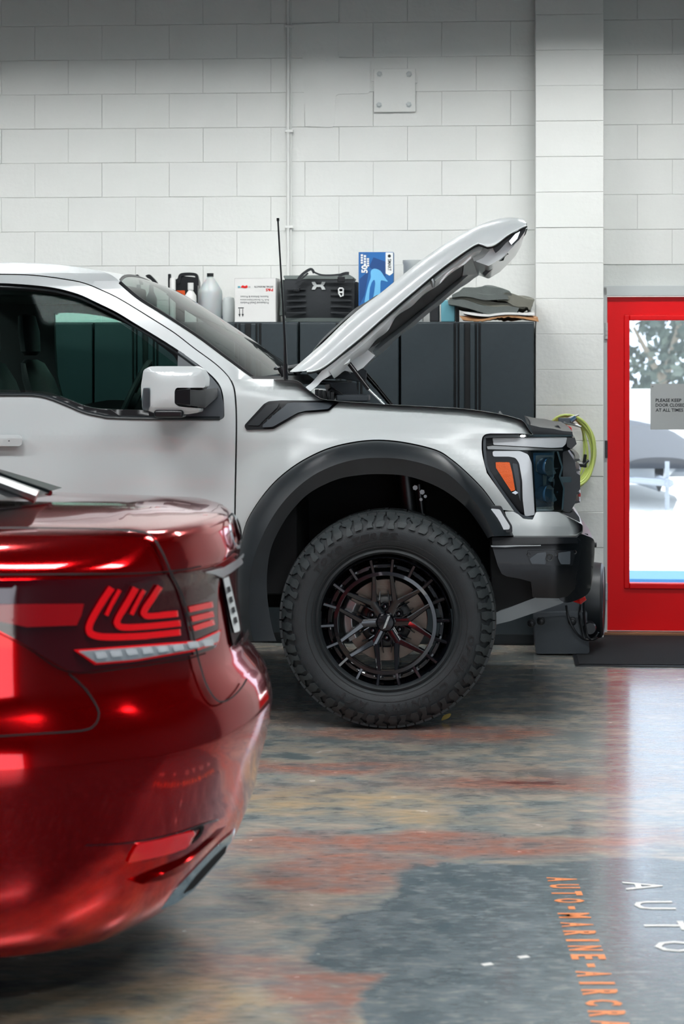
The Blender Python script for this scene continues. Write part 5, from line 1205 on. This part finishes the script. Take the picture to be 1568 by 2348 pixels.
for (x, w, l) in ((318, 9, 'small black trigger spray head furthest left above the cab roof'), (347, 14, 'larger black trigger spray head above the windshield corner')):
    t = empty('spray_bottle', PV(x, 737, 12.0), l, 'bottle')
    panel('trigger_head', S([(x-w, 632), (x-w*.4, 629), (x+w*.1, 634), (x+w*.8, 645), (x+w, 652), (x+w*.3, 652), (x, 643), (x-w*.7, 637)], 2), flat_v(11.98), M['black'], t, thick=.03, step=40, bevel=.004)
    G().lathe([(0, 0), (.03, 0), (.032, .02), (.032, .14), (.014, .18), (.012, .22)], LW(wu(x, 12.0), 12.0, zt+.001), (0, 0, 1), 18).mk('shell', M['grey'], t)
bottle(949, 597, 25, [(0, 0), (.86, 0), (.88, .02), (.98, .93), (1.04, .95), (1.04, 1), (.98, 1), (.9, .5), (.8, .05), (0, .04)], 11.97, 'bucket', 'frosted plastic bucket right of the blue glove carton', 'bucket', 'bucket')
tb = onTop(1011, 1043, 688, VI+.05, VI+.2); o = G().lbox(*tb).mk('teal_box', M['teal'], smooth=True, bevel=.006); tag(o, 'teal blue box on the cabinet left of the folded mats', 'box')
o = G().lbox(*onTop(985, 1007, 690, VI+.08, VI+.2)).mk('dark_bin', M['black'], smooth=True, bevel=.006); tag(o, 'small black box beside the teal box on the cabinet', 'box')
o = G().lbox(*onTop(1044, 1052, 678, VI+.05, VI+.2)).mk('dark_board', M['cabgap'], smooth=True, bevel=.004); tag(o, 'dark board standing between the teal box and the folded mats', 'board')
# cardboard and folded mats
def wavy(name, lbl, cat, top, bot, v0, v1, m, jag=0, n=40, par=None, wv=.01):
    t = resamp(top, n); b = resamp(bot, n)
    t = [UZ(x, y, v0) for x, y in t]; b = [UZ(x, y+(random.uniform(-jag, jag)), v0) for x, y in b]
    rows = []
    for k in range(9):
        s = k/8; v = lerp(v0, v1, s); w = wv*math.sin(s*5+t[0][1]*30)
        rows.append([LW(u, v+(random.uniform(-1, 1)*.004 if jag else 0), max(zt+.0005, z+w*math.sin(i*.2))) for i, (u, z) in enumerate(t)]+[LW(u, v, max(zt-.02 if k == 0 and jag else zt+.0002, z+w*math.sin(i*.2))) for i, (u, z) in list(enumerate(b))[::-1]])
    g = G().grid(rows, closed_u=True); g.add(rows[0], [tuple(range(2*n))]); g.add(rows[-1], [tuple(range(2*n))])
    o = g.mk(name, M[m], par, sharp=50); 
    if not par: tag(o, lbl, cat)
    return o
wavy('cardboard_sheet', 'torn brown cardboard sheet under the folded floor mats', 'cardboard', [(1052, 723), (1100, 729), (1190, 726), (1222, 725), (1234, 729)], [(1060, 734), (1110, 732), (1160, 731), (1235, 733)], VI-.06, VI+.3, 'card', 1.5)
wavy('paper_sheet', 'pale paper sheet lying between cardboard and mats', 'paper', [(1062, 714), (1120, 720), (1226, 716)], [(1062, 719), (1120, 725), (1226, 721)], VI-.065, VI+.28, 'boxw')
wavy('folded_floor_mat', 'dark grey folded mat at the bottom of the stack on the cabinet', 'floor mat', [(1026, 690), (1034, 686), (1100, 697), (1160, 702), (1190, 710)], [(1028, 698), (1060, 708), (1120, 716), (1185, 720)], VI-.05, VI+.26, 'fabric')
wavy('folded_floor_mat', 'light edged grey mat second from the bottom of the stack', 'floor mat', [(1030, 683), (1060, 682), (1120, 688), (1170, 692), (1222, 697)], [(1030, 690), (1100, 697), (1160, 703), (1200, 712)], VI-.04, VI+.26, 'fabric2')
wavy('folded_floor_mat', 'olive grey mat drooping toward the wall at the right of the stack', 'floor mat', [(1140, 684), (1160, 674), (1190, 677), (1226, 685), (1222, 697), (1216, 712)], [(1140, 690), (1170, 697), (1200, 702), (1210, 708), (1212, 714)], VI-.05, VI+.2, 'fabric2')
wavy('folded_floor_mat', 'thick dark grey mat folded double near the top of the stack', 'floor mat', [(1036, 676), (1060, 668), (1100, 671), (1150, 675), (1165, 682)], [(1036, 683), (1080, 683), (1130, 686), (1165, 690)], VI-.06, VI+.24, 'fabric')
wavy('folded_floor_mat', 'topmost grey mat with a raised hump on the stack', 'floor mat', [(1052, 668), (1062, 660), (1090, 660), (1112, 655), (1150, 660), (1168, 668), (1173, 675)], [(1052, 672), (1090, 673), (1130, 676), (1173, 679)], VI-.05, VI+.22, 'fabric')
# ------------------------------------------------------------ hose on its hook, blower
hr = empty('air_hose', PV(1305, 1110, 12.0), 'lime green air hose coiled on a hook on the pilaster', 'hose')
for k in range(7):
    dx, dy = random.uniform(-9, 9), random.uniform(-5, 5); g = G(); pts = []
    for i in range(40):
        a = 2*math.pi*i/40; rx = 49+dx+k*.8; ry = 72+dy+k*1.8
        x = 1302+rx*math.sin(a)+k*.7+3*math.sin(3*a+k); y = 957+ry-ry*math.cos(a)-k*.9+ (8 if k > 3 else 0)*math.sin(a)
        pts.append(PV(x, y, 11.93-.012*k+.01*math.sin(2*a+k)))
    g.tube(pts, .007, 8, closed=True); g.mk('coil', M['hose'], hr)
hk = empty('hose_hook', PV(1290, 980, 11.95), 'red reel hook with metal air gun holding the hose', 'hook')
g = G(); g.lathe([(0, -.14), (.022, -.14), (.024, -.13), (.022, -.12), (.022, 0)], PV(1290, 978, 12.0), (SA, CA, 0), 18); g.mk('spool', M['redhook'], hk)
panel('bracket', rnd([(1276, 984), (1296, 976), (1310, 980), (1312, 994), (1280, 996)], 3), flat_v(11.84), M['redhook'], hk, thick=.16, step=40, bevel=.004)
g = G(); g.tube([PV(1286, 968, 11.78), PV(1304, 960, 11.78), PV(1327, 951, 11.78)], [.009, .008, .005], 8); g.tube([PV(1292, 968, 11.78), PV(1312, 972, 11.78), PV(1332, 979, 11.78)], [.011, .009, .006], 8); g.mk('air_gun', M['steel'], hr)
g = G(); g.tube([PV(1309, 965, 11.76), PV(1320, 957, 11.76)], .013, 8); g.mk('grip', M['bluel'] if False else M['blue'], hr)
G().pbox(1280, 958, 1310, 971, 11.77, 11.80).mk('valve', M['grey'], hr, bevel=.004)
g = G(); g.tube([PV(1326, 1064, 11.76), PV(1345, 1066, 11.76)], .016, 8); g.tube([PV(1339, 1060, 11.75), PV(1342, 1042, 11.75)], .009, 8); g.tube([PV(1338, 1066, 11.75), PV(1349, 1055, 11.75)], .008, 8); g.mk('spring_clamp', M['black'], hr)
bw = empty('floor_blower', LW(wu(1300, 11.6), 11.6, 0), 'grey floor machine with a large black wheel standing behind the truck bumper', 'machine')
def bx(nm, x0, y0, x1, y1, v0, v1, m, bv=.01): G().pbox(x0, y0, x1, y1, v0, v1).mk(nm, M[m], bw, bevel=bv)
vb0 = 11.35; yb = HY+H*F/vb0
panel('base', rnd([(1224, 1410), (1345, 1406), (1352, yb-1), (1228, yb-1)], 8), flat_v(vb0), M['grey'], bw, thick=.35, step=30, bevel=.02)
panel('base_top', rnd([(1222, 1406), (1346, 1403), (1346, 1420), (1290, 1411), (1224, 1417)], 4), flat_v(vb0-.015), M['grey'], bw, thick=.36, step=30, bevel=.01)
panel('column', rnd([(1232, 1300), (1330, 1300), (1336, 1408), (1228, 1410)], 8), flat_v(vb0+.05), M['grey'], bw, thick=.25, step=40, bevel=.03)
for q in ((1240, 1424), (1312, 1425), (1218, 1429)):
    G().lathe([(0, -.02), (.012, -.018), (.014, -.008), (.022, -.006), (.024, .004)], PV(q[0], q[1], vb0), (SA, CA, 0), 16).mk('bolt', M['black'], bw, sharp=30)
# big wheel seen nearly edge on
wc = PV(1358, 1376, vb0+.25); ax = Vector((.985, -.17, 0))
g = G(); g.lathe([(.10, -.055), (.19, -.06), (.205, -.05), (.21, 0), (.205, .05), (.19, .06), (.10, .055)], wc, ax, 48); g.mk('wheel', M['flare'], bw)
g = G(); g.lathe([(0, .035), (.09, .04), (.10, .055), (.10, -.055), (.09, -.04), (0, -.04)], wc, ax, 30); g.mk('wheel_hub', M['grey'], bw)
g = G(); g.lathe([(.183, .06), (.186, .064), (.189, .06)], wc, ax, 48); g.mk('wheel_ring', M['grey'], bw)
g = G(); g.lathe([(0, -.03), (.03, -.03), (.035, 0), (.035, .06), (0, .06)], PV(1352, 1440, vb0), (SA, CA, 0), 18); g.mk('castor', M['black'], bw)
cb_ = [(1298, 1388), (1301, 1408), (1310, 1432), (1322, 1452), (1336, 1464), (1348, 1467)]
g = G(); g.tube([PV(x, y, vb0-.03) for x, y in S(cb_, 4)], .006, 8); g.tube([PV(x, y, vb0-.03) for x, y in S([(1332, 1380), (1328, 1410), (1334, 1440), (1342, 1466), (1362, 1463), (1372, 1450)], 4)], .006, 8); g.tube([PV(x, y, vb0-.05) for x, y in S([(1338, 1380), (1340, 1420), (1346, 1455), (1356, 1467), (1370, 1462)], 4)], .006, 8); g.mk('power_cord', M['black'], bw)
for o in bpy.data.objects:
    if o.type == 'MESH' and o.parent is None and 'kind' not in o and 'label' not in o: print('UNTAGGED', o.name)
